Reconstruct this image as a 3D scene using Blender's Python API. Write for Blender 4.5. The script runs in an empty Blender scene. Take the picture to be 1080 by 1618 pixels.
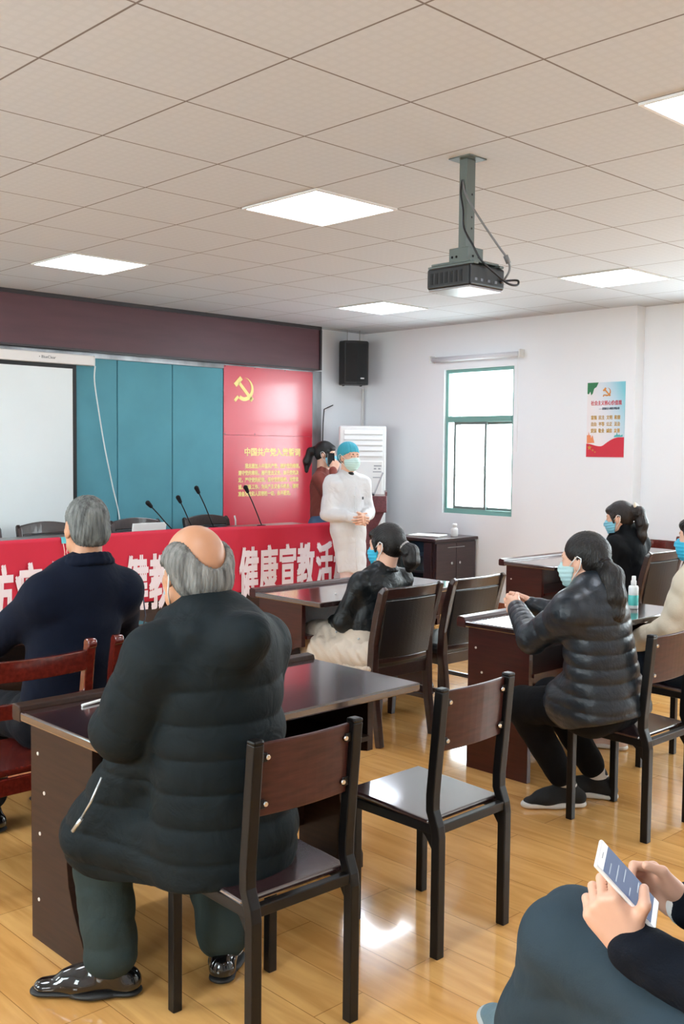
import bpy, bmesh, math, random
import numpy as np
from mathutils import Vector, Matrix

random.seed(7)
SC = bpy.context.scene
COL = SC.collection
PI = math.pi

# ------------------------------------------------------------ camera
CAM_POS = Vector((3.2658, -1.7018, 1.6))
YAW, PITCH, ROLL = -0.80475, -0.05948, 0.01011
fw = Vector((math.sin(YAW)*math.cos(PITCH), math.cos(YAW)*math.cos(PITCH), math.sin(PITCH)))
rt = Vector((math.cos(YAW), -math.sin(YAW), 0)); up = rt.cross(fw)
R_ = rt*math.cos(ROLL)+up*math.sin(ROLL); U_ = up*math.cos(ROLL)-rt*math.sin(ROLL)
cam = bpy.data.cameras.new('camera'); camo = bpy.data.objects.new('camera', cam); COL.objects.link(camo)
M3 = Matrix((R_, U_, -fw)).transposed()
camo.matrix_world = Matrix.Translation(CAM_POS) @ M3.to_4x4()
cam.sensor_fit = 'VERTICAL'; cam.sensor_height = 36.0; cam.lens = 1615.13*36/1618
cam.clip_start = 0.05
SC.camera = camo

# ------------------------------------------------------------ exposure, sky, daylight
SC.view_settings.view_transform = 'Standard'; SC.view_settings.look = 'None'
SC.view_settings.gamma = 1.0; SC.view_settings.use_curve_mapping = False
SC.view_settings.exposure = 0.54
PANEL_STRENGTH = 13.0
WIN_POWER = 36.0
SKY = 9.0
w = bpy.data.worlds.new('sky'); SC.world = w; w.use_nodes = True
bg = w.node_tree.nodes['Background']; bg.inputs[0].default_value = (0.90, 0.96, 1.0, 1); bg.inputs[1].default_value = SKY
SC.cycles.max_bounces = 8; SC.cycles.diffuse_bounces = 5; SC.cycles.glossy_bounces = 4
SC.cycles.transparent_max_bounces = 12; SC.cycles.sample_clamp_indirect = 6.0
SC.cycles.caustics_reflective = False; SC.cycles.caustics_refractive = False
try:
    SC.cycles.use_denoising = True; SC.cycles.denoiser = 'OPENIMAGEDENOISE'
except Exception:
    pass

def daylight(name, loc, rot, sx, sy, power):
    l = bpy.data.lights.new(name, 'AREA'); l.shape = 'RECTANGLE'; l.size = sx; l.size_y = sy
    l.energy = power; l.color = (0.88, 0.94, 1.0)
    o = bpy.data.objects.new(name, l); COL.objects.link(o); o.location = loc; o.rotation_euler = rot
    return o

# room size
X0, X1, Y0, Y1, CEIL = -4.93, 5.4, -3.0, 6.5, 2.914
# window openings: (x0, x1, z0, z1) in the far wall, and in the near wall
WIN_FAR = [(-3.74, -2.845, 0.965, 2.456), (-0.95, 0.35, 0.965, 2.456), (1.3, 2.6, 0.965, 2.456), (3.5, 4.7, 0.965, 2.456)]
WIN_NEAR = [(-3.9, -2.7, 0.95, 2.45), (-1.3, -0.1, 0.95, 2.45), (1.4, 2.6, 0.95, 2.45)]
for x0, x1, z0, z1 in WIN_FAR:
    daylight('daylight', ((x0+x1)/2, 7.25, (z0+z1)/2+.15), (-PI/2+.45, 0, 0), (x1-x0)+.25, (z1-z0)+.25, WIN_POWER*(x1-x0)/0.9)
for x0, x1, z0, z1 in WIN_NEAR:
    daylight('daylight', ((x0+x1)/2, Y0-.55, (z0+z1)/2+.1), (PI/2-.3, 0, 0), (x1-x0)+.2, (z1-z0)+.2, WIN_POWER*.9*(x1-x0)/0.9)

# ------------------------------------------------------------ materials
def lin(c):
    return tuple(((v/12.92) if v <= .04045 else ((v+.055)/1.055)**2.4) for v in c)
def hx(s):
    return lin(tuple(int(s[i:i+2], 16)/255 for i in (0, 2, 4)))
MATS = {}
def mat(name, col, rough=.5, metal=0., spec=.5, coat=0., bump=0., bscale=40., var=0., vscale=6., stretch=(1, 1, 1), emit=0., alpha=1., sheen=0., wr=0., wscale=9.):
    if name in MATS: return MATS[name]
    m = bpy.data.materials.new(name); m.use_nodes = True
    nt = m.node_tree; b = nt.nodes['Principled BSDF']
    c = hx(col) if isinstance(col, str) else col
    b.inputs['Base Color'].default_value = (*c, 1); b.inputs['Roughness'].default_value = rough
    b.inputs['Metallic'].default_value = metal; b.inputs['Specular IOR Level'].default_value = spec
    b.inputs['Coat Weight'].default_value = coat; b.inputs['Coat Roughness'].default_value = .08
    if emit:
        b.inputs['Emission Color'].default_value = (*c, 1); b.inputs['Emission Strength'].default_value = emit
    if bump or var or wr:
        tc = nt.nodes.new('ShaderNodeTexCoord'); mp = nt.nodes.new('ShaderNodeMapping')
        mp.inputs['Scale'].default_value = stretch; nt.links.new(tc.outputs['Object'], mp.inputs[0])
    if var:
        n = nt.nodes.new('ShaderNodeTexNoise'); n.inputs['Scale'].default_value = vscale; n.inputs['Detail'].default_value = 5
        nt.links.new(mp.outputs[0], n.inputs['Vector'])
        r = nt.nodes.new('ShaderNodeValToRGB')
        r.color_ramp.elements[0].position = .3; r.color_ramp.elements[1].position = .7
        r.color_ramp.elements[0].color = (*[max(0, v*(1-var)) for v in c], 1); r.color_ramp.elements[1].color = (*[min(1, v*(1+var)) for v in c], 1)
        nt.links.new(n.outputs['Fac'], r.inputs[0]); nt.links.new(r.outputs[0], b.inputs['Base Color'])
    if bump:
        n2 = nt.nodes.new('ShaderNodeTexNoise'); n2.inputs['Scale'].default_value = bscale; n2.inputs['Detail'].default_value = 4
        nt.links.new(mp.outputs[0], n2.inputs['Vector'])
        bp = nt.nodes.new('ShaderNodeBump'); bp.inputs['Strength'].default_value = bump; bp.inputs['Distance'].default_value = .01
        nt.links.new(n2.outputs['Fac'], bp.inputs['Height']); nt.links.new(bp.outputs[0], b.inputs['Normal'])
    if wr:      # soft creases
        n3 = nt.nodes.new('ShaderNodeTexNoise'); n3.inputs['Scale'].default_value = wscale; n3.inputs['Detail'].default_value = 3; n3.inputs['Distortion'].default_value = .8
        nt.links.new(mp.outputs[0], n3.inputs['Vector'])
        b3 = nt.nodes.new('ShaderNodeBump'); b3.inputs['Strength'].default_value = wr; b3.inputs['Distance'].default_value = .035
        nt.links.new(n3.outputs['Fac'], b3.inputs['Height'])
        if bump: nt.links.new(b3.outputs[0], bp.inputs['Normal'])
        else: nt.links.new(b3.outputs[0], b.inputs['Normal'])
    MATS[name] = m
    return m

def N(nt, kind, **kw):
    n = nt.nodes.new(kind)
    for k, v in kw.items(): setattr(n, k, v)
    return n
def math_node(nt, op, a, b=None):
    n = N(nt, 'ShaderNodeMath', operation=op)
    for i, v in enumerate((a, b)):
        if v is None: continue
        if isinstance(v, (int, float)): n.inputs[i].default_value = v
        else: nt.links.new(v, n.inputs[i])
    return n.outputs[0]

def floor_material():
    m = bpy.data.materials.new('floorboards'); m.use_nodes = True; nt = m.node_tree; b = nt.nodes['Principled BSDF']
    tc = N(nt, 'ShaderNodeTexCoord')
    br = N(nt, 'ShaderNodeTexBrick'); br.offset = .37; br.inputs['Scale'].default_value = 1
    br.inputs['Brick Width'].default_value = 1.2; br.inputs['Row Height'].default_value = .195
    br.inputs['Mortar Size'].default_value = .0016; br.inputs['Mortar Smooth'].default_value = .3
    br.inputs['Color1'].default_value = (*hx('E6B470'), 1); br.inputs['Color2'].default_value = (*hx('DDA661'), 1)
    br.inputs['Mortar'].default_value = (*hx('A97A44'), 1); br.inputs['Bias'].default_value = 0
    nt.links.new(tc.outputs['Object'], br.inputs['Vector'])
    mp = N(nt, 'ShaderNodeMapping'); mp.inputs['Scale'].default_value = (1.1, 9, 1); nt.links.new(tc.outputs['Object'], mp.inputs[0])
    nz = N(nt, 'ShaderNodeTexNoise'); nz.inputs['Scale'].default_value = 1.6; nz.inputs['Detail'].default_value = 6; nz.inputs['Distortion'].default_value = 1.2
    nt.links.new(mp.outputs[0], nz.inputs['Vector'])
    rp = N(nt, 'ShaderNodeValToRGB'); rp.color_ramp.elements[0].position = .32; rp.color_ramp.elements[1].position = .68
    rp.color_ramp.elements[0].color = (.74, .63, .50, 1); rp.color_ramp.elements[1].color = (1.06, 1.03, 1, 1)
    nt.links.new(nz.outputs['Fac'], rp.inputs[0])
    mx = N(nt, 'ShaderNodeMixRGB', blend_type='MULTIPLY'); mx.inputs[0].default_value = .75
    nt.links.new(br.outputs['Color'], mx.inputs[1]); nt.links.new(rp.outputs[0], mx.inputs[2])
    nt.links.new(mx.outputs[0], b.inputs['Base Color'])
    b.inputs['Roughness'].default_value = .14; b.inputs['Specular IOR Level'].default_value = .55
    b.inputs['Coat Weight'].default_value = .5; b.inputs['Coat Roughness'].default_value = .05
    n3 = N(nt, 'ShaderNodeTexNoise'); n3.inputs['Scale'].default_value = 5; nt.links.new(tc.outputs['Object'], n3.inputs['Vector'])
    ht = math_node(nt, 'ADD', math_node(nt, 'MULTIPLY', br.outputs['Fac'], -.5), math_node(nt, 'MULTIPLY', n3.outputs['Fac'], .35))
    bp = N(nt, 'ShaderNodeBump'); bp.inputs['Strength'].default_value = .25; bp.inputs['Distance'].default_value = .006
    nt.links.new(ht, bp.inputs['Height']); nt.links.new(bp.outputs[0], b.inputs['Normal'])
    return m

def ceiling_material():
    m = bpy.data.materials.new('ceiling_tiles'); m.use_nodes = True; nt = m.node_tree; b = nt.nodes['Principled BSDF']
    tc = N(nt, 'ShaderNodeTexCoord'); sx = N(nt, 'ShaderNodeSeparateXYZ'); nt.links.new(tc.outputs['Object'], sx.inputs[0])
    def edge(o):      # distance to the nearest tile joint in metres
        f = math_node(nt, 'FRACT', math_node(nt, 'DIVIDE', o, .6))
        return math_node(nt, 'MULTIPLY', math_node(nt, 'MINIMUM', f, math_node(nt, 'SUBTRACT', 1, f)), .6)
    d = math_node(nt, 'MINIMUM', edge(sx.outputs[0]), edge(sx.outputs[1]))
    line = math_node(nt, 'LESS_THAN', d, .0042)
    def cell(o, p):
        f = math_node(nt, 'FRACT', math_node(nt, 'DIVIDE', o, p))
        return math_node(nt, 'ABSOLUTE', math_node(nt, 'SUBTRACT', f, .5))
    q = math_node(nt, 'MAXIMUM', cell(sx.outputs[0], .05), cell(sx.outputs[1], .05))
    emb = math_node(nt, 'LESS_THAN', q, .33)
    mx = N(nt, 'ShaderNodeMixRGB'); nt.links.new(line, mx.inputs[0])
    m2 = N(nt, 'ShaderNodeMixRGB'); nt.links.new(emb, m2.inputs[0])
    m2.inputs[1].default_value = (*hx('C6C9CE'), 1); m2.inputs[2].default_value = (*hx('C9CCD1'), 1)
    nt.links.new(m2.outputs[0], mx.inputs[1]); mx.inputs[2].default_value = (*hx('7A706C'), 1)
    nt.links.new(mx.outputs[0], b.inputs['Base Color']); b.inputs['Roughness'].default_value = .8
    ht = math_node(nt, 'ADD', math_node(nt, 'MULTIPLY', emb, .3), math_node(nt, 'MULTIPLY', line, -1))
    bp = N(nt, 'ShaderNodeBump'); bp.inputs['Strength'].default_value = .16; bp.inputs['Distance'].default_value = .002
    nt.links.new(ht, bp.inputs['Height']); nt.links.new(bp.outputs[0], b.inputs['Normal'])
    return m

def wood(name, c, rough=.28, coat=.3, spec=.5, bump=.012, stretch=(14, 1.2, 14), var=.28, scale=5):
    return mat(name, c, rough, spec=spec, coat=coat, var=var, vscale=scale, stretch=stretch, bump=bump, bscale=8)

def hair_material(name, c, rough=.38, var=.5, strands=70):
    if name in MATS: return MATS[name]
    m = mat(name, c, rough, spec=.4, var=var, vscale=18, stretch=(3, 3, .5), bump=.5, bscale=strands)
    return m

def glass_material():
    m = bpy.data.materials.new('window_glass'); m.use_nodes = True; nt = m.node_tree
    for n in list(nt.nodes): nt.nodes.remove(n)
    o = N(nt, 'ShaderNodeOutputMaterial'); t = N(nt, 'ShaderNodeBsdfTransparent'); g = N(nt, 'ShaderNodeBsdfGlossy')
    g.inputs['Roughness'].default_value = .02; t.inputs[0].default_value = (.95, .98, .97, 1)
    x = N(nt, 'ShaderNodeMixShader'); x.inputs[0].default_value = .05
    nt.links.new(t.outputs[0], x.inputs[1]); nt.links.new(g.outputs[0], x.inputs[2]); nt.links.new(x.outputs[0], o.inputs[0])
    return m

WALL = mat('wall_paint', 'E9EBEE', .75, bump=.05, bscale=60)
GLASS = glass_material()
def glossy(m, ior):
    m.node_tree.nodes['Principled BSDF'].inputs['IOR'].default_value = ior
    return m
DARKWOOD = wood('dark_veneer', '2C1916', .3)
DESK_D = wood('desk_veneer_brown', '2E1B12', .45, .03, .25)
DESK_R = wood('desk_veneer_red', '3A1310', .3, .2, .35)
REDWOOD = wood('red_lacquer', '5A1C14', .16, .7)
SEATWOOD = glossy(wood('seat_board', '352021', .27, 1.0, bump=0), 1.9)
BLACKMETAL = mat('black_metal', '0C0A0A', .36, spec=.3, bump=.03)
CHROME = mat('chrome', 'C8C8C8', .18, 1.0)
LEATHER = mat('black_leather', '131215', .33, spec=.5, bump=.12, bscale=180)
SKIN = mat('skin', 'DDAE95', .5, var=.06, vscale=12)
SKIN2 = mat('skin_older', 'BB8766', .45, var=.08, vscale=10)
WHITE_PL = mat('white_plastic', 'E4E4E2', .35)
PAPER = mat('paper', 'EFEFEC', .7)
SOLE = mat('white_rubber', 'DADAD6', .6)
MASK_B = mat('mask_blue', '7FC4DC', .75, bump=.1, bscale=150)
LOOP = mat('ear_loop', 'E8ECEC', .7)

# ------------------------------------------------------------ object helpers
def link(o, parent=None):
    COL.objects.link(o)
    if parent is not None: o.parent = parent
    return o
def tag(o, label, cat, group=None):
    o['label'] = label; o['category'] = cat
    if group: o['group'] = group
    return o
def thing(name, label, cat, loc=(0, 0, 0), rz=0, group=None):
    o = bpy.data.objects.new(name, None); link(o); o.location = loc; o.rotation_euler = (0, 0, rz); o.empty_display_size = .1
    return tag(o, label, cat, group)
def struct(o):
    o['kind'] = 'structure'; return o
def dup(root, loc, rz, label, group=None, scale=None):
    def rec(o, parent):
        c = o.copy(); COL.objects.link(c); c.parent = parent
        for ch in list(o.children): rec(ch, c)
        return c
    r = rec(root, None); r.location = loc; r.rotation_euler = (0, 0, rz); r['label'] = label
    if group: r['group'] = group
    if scale: r.scale = scale
    return r
def mesh_obj(name, verts, faces, m, parent=None, smooth=False):
    me = bpy.data.meshes.new(name); me.from_pydata([tuple(v) for v in verts], [], faces); me.update()
    if m is not None: me.materials.append(m)
    if smooth:
        for p in me.polygons: p.use_smooth = True
    return link(bpy.data.objects.new(name, me), parent)

def curve_pts(P, n=5):
    """smooth path through points"""
    P = [Vector(p) for p in P]; out = []
    for i in range(len(P)-1):
        a, b, c, d = P[max(i-1, 0)], P[i], P[i+1], P[min(i+2, len(P)-1)]
        for k in range(n):
            t = k/n; out.append(.5*((2*b)+(c-a)*t+(2*a-5*b+4*c-d)*t*t+(3*b-a-3*c+d)*t**3))
    return out+[P[-1]]

class MB:
    """collects shapes into one mesh"""
    def __init__(s): s.bm = bmesh.new()
    def box(s, lo, hi, bev=0., seg=2, rot=None, piv=None):
        r = bmesh.ops.create_cube(s.bm, size=1); vs = r['verts']
        lo = Vector(lo); hi = Vector(hi)
        for v in vs: v.co = Vector(((lo[i]+hi[i])/2+v.co[i]*(hi[i]-lo[i]) for i in range(3)))
        if bev:
            es = list({e for v in vs for e in v.link_edges})
            rr = bmesh.ops.bevel(s.bm, geom=es, offset=bev, segments=seg, profile=.5, affect='EDGES'); vs = list({v for f in rr['faces'] for v in f.verts} | {v for v in vs if v.is_valid})
        if rot is not None:
            piv = Vector(piv) if piv is not None else (lo+hi)/2
            for v in vs: v.co = rot @ (v.co-piv)+piv
        return s
    def cyl(s, a, b, r, r2=None, seg=16, cap=True):
        a = Vector(a); b = Vector(b); r2 = r if r2 is None else r2; d = b-a
        q = d.to_track_quat('Z', 'Y').to_matrix()
        ring = []
        for c, rr in ((a, r), (b, r2)):
            ring.append([s.bm.verts.new(c+q @ Vector((math.cos(t)*rr, math.sin(t)*rr, 0))) for t in (2*PI*i/seg for i in range(seg))])
        for i in range(seg): s.bm.faces.new((ring[0][i], ring[0][(i+1) % seg], ring[1][(i+1) % seg], ring[1][i])).smooth = True
        if cap:
            s.bm.faces.new(ring[0][::-1]); s.bm.faces.new(ring[1])
        return s
    def tube(s, pts, r, seg=8, square=False, flat=1., up=None):
        """sweep a round (or square) section along points; r may be a list"""
        pts = [Vector(p) for p in pts]; n = len(pts); rs = r if isinstance(r, (list, tuple)) else [r]*n
        rings = []; prev = None
        for i, p in enumerate(pts):
            d = (pts[min(i+1, n-1)]-pts[max(i-1, 0)]).normalized()
            if prev is None:
                u0 = Vector(up) if up is not None else (Vector((0, 0, 1)) if abs(d.z) < .9 else Vector((0, 1, 0)))
            else: u0 = prev
            x = (u0-d*u0.dot(d)).normalized(); y = d.cross(x); prev = x
            if square: cs = [(1, 1), (-1, 1), (-1, -1), (1, -1)]
            else: cs = [(math.cos(2*PI*k/seg), math.sin(2*PI*k/seg)) for k in range(seg)]
            rings.append([s.bm.verts.new(p+x*c[0]*rs[i]+y*c[1]*rs[i]*flat) for c in cs])
        k = len(rings[0])
        for i in range(n-1):
            for j in range(k):
                f = s.bm.faces.new((rings[i][j], rings[i][(j+1) % k], rings[i+1][(j+1) % k], rings[i+1][j])); f.smooth = not square
        s.bm.faces.new(rings[0][::-1]); s.bm.faces.new(rings[-1])
        return s
    def prism(s, prof, axis, a, b):
        """extrude a closed 2-D outline along an axis (0 x, 1 y, 2 z) from a to b"""
        def P(p, t):
            q = list(p); q.insert(axis, t); return q
        A = [s.bm.verts.new(P(p, a)) for p in prof]; B = [s.bm.verts.new(P(p, b)) for p in prof]; n = len(prof)
        s.bm.faces.new(A); s.bm.faces.new(B[::-1])
        for i in range(n): s.bm.faces.new((A[i], B[i], B[(i+1) % n], A[(i+1) % n]))
        return s
    def ball(s, c, r, sc=(1, 1, 1), seg=16):
        rr = bmesh.ops.create_uvsphere(s.bm, u_segments=seg, v_segments=max(6, seg//2), radius=r)
        for v in rr['verts']: v.co = Vector((v.co[i]*sc[i]+c[i] for i in range(3)))
        for f in {f for v in rr['verts'] for f in v.link_faces}: f.smooth = True
        return s
    def lathe(s, prof, c=(0, 0, 0), seg=24):
        rings = [[s.bm.verts.new((c[0]+r*math.cos(2*PI*i/seg), c[1]+r*math.sin(2*PI*i/seg), c[2]+z)) for i in range(seg)] for r, z in prof]
        for a, b in zip(rings, rings[1:]):
            for i in range(seg): s.bm.faces.new((a[i], a[(i+1) % seg], b[(i+1) % seg], b[i])).smooth = True
        s.bm.faces.new(rings[0][::-1]); s.bm.faces.new(rings[-1])
        return s
    def build(s, name, m, parent=None, bevel=0., smooth_angle=None):
        bmesh.ops.recalc_face_normals(s.bm, faces=s.bm.faces)
        me = bpy.data.meshes.new(name); s.bm.to_mesh(me); s.bm.free(); me.materials.append(m)
        o = link(bpy.data.objects.new(name, me), parent)
        if bevel:
            md = o.modifiers.new('bevel', 'BEVEL'); md.width = bevel; md.segments = 2; md.limit_method = 'ANGLE'; md.angle_limit = .7
        return o

def text_advance(size):
    w_ = []
    for s in ('国', '国国'):
        cu = bpy.data.curves.new('t', 'FONT'); cu.body = s; cu.size = size; t = bpy.data.objects.new('t', cu); COL.objects.link(t)
        dg = bpy.context.evaluated_depsgraph_get(); dg.update(); w_.append(t.evaluated_get(dg).dimensions.x); bpy.data.objects.remove(t); bpy.data.curves.remove(cu)
    return w_[1]-w_[0]
def text_mesh(name, body, size, m, parent, loc, rot, sx=1., bold=0., align='LEFT', extrude=.0008, label=None):
    cu = bpy.data.curves.new(name, 'FONT'); cu.body = body; cu.size = size; cu.align_x = align; cu.extrude = extrude; cu.resolution_u = 3
    t = bpy.data.objects.new(name, cu); COL.objects.link(t)
    dg = bpy.context.evaluated_depsgraph_get(); dg.update()
    me = bpy.data.meshes.new_from_object(t.evaluated_get(dg)); bpy.data.objects.remove(t); bpy.data.curves.remove(cu)
    me.name = name; me.materials.clear(); me.materials.append(m)
    if bold:      # heavier strokes: the same outlines again, shifted a little each way
        b0 = bmesh.new()
        for dx, dy in ((-bold, -bold), (bold, -bold), (-bold, bold), (bold, bold)):
            k = len(b0.verts); b0.from_mesh(me); b0.verts.ensure_lookup_table()
            for v in b0.verts[k:]: v.co.x += dx*.9; v.co.y += dy*.55; v.co.z += .00012*(1+dx/abs(dx)*.5+dy/abs(dy))
        b0.to_mesh(me); b0.free()
    o = link(bpy.data.objects.new(name, me), parent); o.location = loc; o.rotation_euler = rot; o.scale = (sx, 1, 1)
    if label: o['label'] = label
    return o
FACE_PX = (PI/2, 0, PI/2)     # text standing upright on a face that looks to +X
FACE_MY = (PI/2, 0, 0)        # text standing upright on a face that looks to -Y
# ------------------------------------------------------------ signed-distance modelling (one continuous surface per part)
def rotm(fwd, upv=(0, 0, 1)):
    """3x3 matrix with columns right, forward, up for a part that faces fwd"""
    f = np.array(fwd, float); f /= np.linalg.norm(f); r = np.cross(f, np.array(upv, float)); r /= np.linalg.norm(r)
    return np.stack([r, f, np.cross(r, f)], 1)
I3 = np.eye(3)
class SDF:
    def __init__(s): s.p = []
    def cone(s, a, b, r1, r2=None, k=.02, sq=None, op='u', q=None):
        s.p.append(('cone', np.array(a, float), np.array(b, float), r1, r1 if r2 is None else r2, k, sq, op, q)); return s
    def chain(s, pts, rs, k=.02, sq=None, q=None):
        for i in range(len(pts)-1): s.cone(pts[i], pts[i+1], rs[i], rs[i+1], k, sq, 'u', q)
        return s
    def ell(s, c, r, R=I3, k=.02, op='u'):
        s.p.append(('ell', np.array(c, float), np.array(r, float)*np.ones(3), R, k, op)); return s
    def box(s, c, h, R=I3, rd=.01, k=.01, op='u'):
        s.p.append(('box', np.array(c, float), np.array(h, float), R, rd, k, op)); return s
    def cut(s, p, n, k=.004):
        """keep only the side that n points away from"""
        n = np.array(n, float); s.p.append(('plane', np.array(p, float), n/np.linalg.norm(n), k)); return s
    def bounds(s):
        lo = np.full(3, 1e9); hi = -lo
        for t in s.p:
            if t[0] == 'cone' and t[7] == 'u':
                e = np.maximum(t[3], t[4])*1.05
                if t[6] is not None: e = e*max(1, t[6][1])
                lo = np.minimum(lo, np.minimum(t[1], t[2])-e); hi = np.maximum(hi, np.maximum(t[1], t[2])+e)
            elif t[0] in ('ell', 'box') and t[-1] == 'u':
                e = np.abs(t[3]) @ t[2]; lo = np.minimum(lo, t[1]-e); hi = np.maximum(hi, t[1]+e)
        return lo, hi
    def field(s, lo, n, res):
        ax = [np.float32(lo[i])+np.arange(n[i], dtype=np.float32)*np.float32(res) for i in range(3)]
        D = np.full(n, 9., np.float32)
        for t in s.p:
            if t[0] == 'plane':
                d = ((ax[0]-t[1][0])*t[2][0])[:, None, None]+((ax[1]-t[1][1])*t[2][1])[None, :, None]+((ax[2]-t[1][2])*t[2][2])[None, None, :]
                h = np.clip(.5-.5*(d-D)/t[3], 0, 1); D = d*(1-h)+D*h+t[3]*h*(1-h); D = D.astype(np.float32); continue
            if t[0] == 'cone':
                _, a, b, r1, r2, k, sq, op, q = t
                e = max(r1, r2)*(1 if sq is None else max(1, sq[1]))+(q[1] if q else 0); blo = np.minimum(a, b)-e; bhi = np.maximum(a, b)+e
            else:
                k, op = t[-2], t[-1]; e = np.abs(t[3]) @ t[2]; blo = t[1]-e; bhi = t[1]+e
            mg = k+3*res
            i0 = np.maximum(0, np.floor((blo-mg-lo)/res).astype(int)); i1 = np.minimum(n, np.ceil((bhi+mg-lo)/res).astype(int)+1)
            if np.any(i1 <= i0): continue
            sl = tuple(slice(i0[i], i1[i]) for i in range(3))
            x = ax[0][sl[0]][:, None, None]; y = ax[1][sl[1]][None, :, None]; z = ax[2][sl[2]][None, None, :]
            if t[0] == 'cone':
                px, py, pz = x-np.float32(a[0]), y-np.float32(a[1]), z-np.float32(a[2]); d = (b-a).astype(float); sc = 1.
                if sq is not None:      # squash across one direction
                    v = np.array(sq[0], float); v /= np.linalg.norm(v); g = 1/sq[1]-1
                    w_ = (px*np.float32(v[0])+py*np.float32(v[1])+pz*np.float32(v[2]))*np.float32(g)
                    px = px+w_*np.float32(v[0]); py = py+w_*np.float32(v[1]); pz = pz+w_*np.float32(v[2]); d = d+v*(d @ v)*g; sc = min(1, sq[1])
                L = max(d @ d, 1e-9); h = np.clip((px*np.float32(d[0])+py*np.float32(d[1])+pz*np.float32(d[2]))/np.float32(L), 0, 1)
                rr = r1+(r2-r1)*h
                if q: rr = rr+q[1]*(np.abs(np.sin(PI*(h*math.sqrt(L)+q[2])/q[0]))**.42-.72)
                f = (np.sqrt((px-h*np.float32(d[0]))**2+(py-h*np.float32(d[1]))**2+(pz-h*np.float32(d[2]))**2)-rr)*np.float32(sc)
            else:
                c, R = t[1], t[3]; px, py, pz = x-np.float32(c[0]), y-np.float32(c[1]), z-np.float32(c[2])
                l = [px*np.float32(R[0, j])+py*np.float32(R[1, j])+pz*np.float32(R[2, j]) for j in range(3)]
                if t[0] == 'ell':
                    r = t[2].astype(np.float32)
                    k0 = np.sqrt((l[0]/r[0])**2+(l[1]/r[1])**2+(l[2]/r[2])**2); k1 = np.sqrt((l[0]/r[0]**2)**2+(l[1]/r[1]**2)**2+(l[2]/r[2]**2)**2)+1e-6
                    f = k0*(k0-1)/k1
                else:
                    rd = t[4]; qv = [np.abs(l[j])-np.float32(t[2][j]-rd) for j in range(3)]
                    f = np.sqrt(sum(np.maximum(v, 0)**2 for v in qv))+np.minimum(np.maximum(np.maximum(qv[0], qv[1]), qv[2]), 0)-rd
            S = D[sl]; k = max(k, 1e-4)
            if op == 'u':
                h = np.clip(.5+.5*(S-f)/k, 0, 1); D[sl] = f*h+S*(1-h)-k*h*(1-h)
            elif op == 's':
                h = np.clip(.5-.5*(S+f)/k, 0, 1); D[sl] = S*(1-h)-f*h+k*h*(1-h)
        return D, ax
    def mesh(s, res, disp=None):
        lo, hi = s.bounds(); lo = lo-3*res; hi = hi+3*res; n = np.ceil((hi-lo)/res).astype(int)+1
        D, ax = s.field(lo, n, res)
        if disp is not None: D = D+disp(ax[0][:, None, None], ax[1][None, :, None], ax[2][None, None, :]).astype(np.float32)
        return nets(D, lo, res)

def nets(D, lo, res):
    """naive surface nets"""
    B = D < 0; cs = np.zeros(np.array(D.shape)-1, np.int8)
    for i in (0, 1):
        for j in (0, 1):
            for k in (0, 1): cs += B[i:D.shape[0]-1+i, j:D.shape[1]-1+j, k:D.shape[2]-1+k]
    idx = np.argwhere((cs > 0) & (cs < 8)); vid = np.full(cs.shape, -1, np.int32); vid[tuple(idx.T)] = np.arange(len(idx))
    cr = {(i, j, k): D[idx[:, 0]+i, idx[:, 1]+j, idx[:, 2]+k] for i in (0, 1) for j in (0, 1) for k in (0, 1)}
    acc = np.zeros((len(idx), 3)); cnt = np.zeros(len(idx))
    keys = list(cr)
    for a in keys:
        for ax in range(3):
            if a[ax] == 1: continue
            b = list(a); b[ax] = 1; b = tuple(b); da, db = cr[a], cr[b]; m = (da < 0) != (db < 0)
            t = np.where(m, da/np.where(m, da-db, 1), 0); p = np.array(a, float)[None, :].repeat(len(idx), 0); p[:, ax] += t
            acc[m] += p[m]; cnt[m] += 1
    V = lo+(idx+acc/np.maximum(cnt, 1)[:, None])*res
    Q = []
    for ax in range(3):
        u, v = [(1, 2), (2, 0), (0, 1)][ax]
        sl0 = [slice(1, -1)]*3; sl1 = [slice(1, -1)]*3; sl0[ax] = slice(0, -1); sl1[ax] = slice(1, None)
        A, Bq = B[tuple(sl0)], B[tuple(sl1)]; e = np.argwhere(A != Bq)
        if not len(e): continue
        flip = A[tuple(e.T)]; off = np.ones(3, int); off[ax] = 0; e = e+off
        def g(du, dv):
            c = e.copy(); c[:, u] += du; c[:, v] += dv; return vid[tuple(c.T)]
        q = np.stack([g(-1, -1), g(0, -1), g(0, 0), g(-1, 0)], 1); q[~flip] = q[~flip][:, ::-1]; Q.append(q)
    Q = np.concatenate(Q) if Q else np.zeros((0, 4), int); Q = Q[(Q >= 0).all(1)]
    return V, Q

def quilt(p, amp, lo, hi, tilt=(0, 0), excl=(), seed=0):
    """stitched horizontal channels between heights lo and hi"""
    def f(x, y, z):
        s = z+x*tilt[0]+y*tilt[1]+.006*np.sin(9*x+seed)+.006*np.sin(11*y+seed*2)
        m = np.clip((z-lo)/.03, 0, 1)*np.clip((hi-z)/.05, 0, 1)
        for a, b, r in excl:
            d = b-a; h = np.clip(((x-a[0])*d[0]+(y-a[1])*d[1]+(z-a[2])*d[2])/(d @ d), 0, 1)
            e = np.sqrt((x-a[0]-h*d[0])**2+(y-a[1]-h*d[1])**2+(z-a[2]-h*d[2])**2); m = m*np.clip((e-r)/.02, .12, 1)
        return -amp*(np.abs(np.sin(PI*s/p))**.38-.75)*m
    return f
def both(*fs):
    return lambda x, y, z: sum(f(x, y, z) for f in fs)

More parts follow.
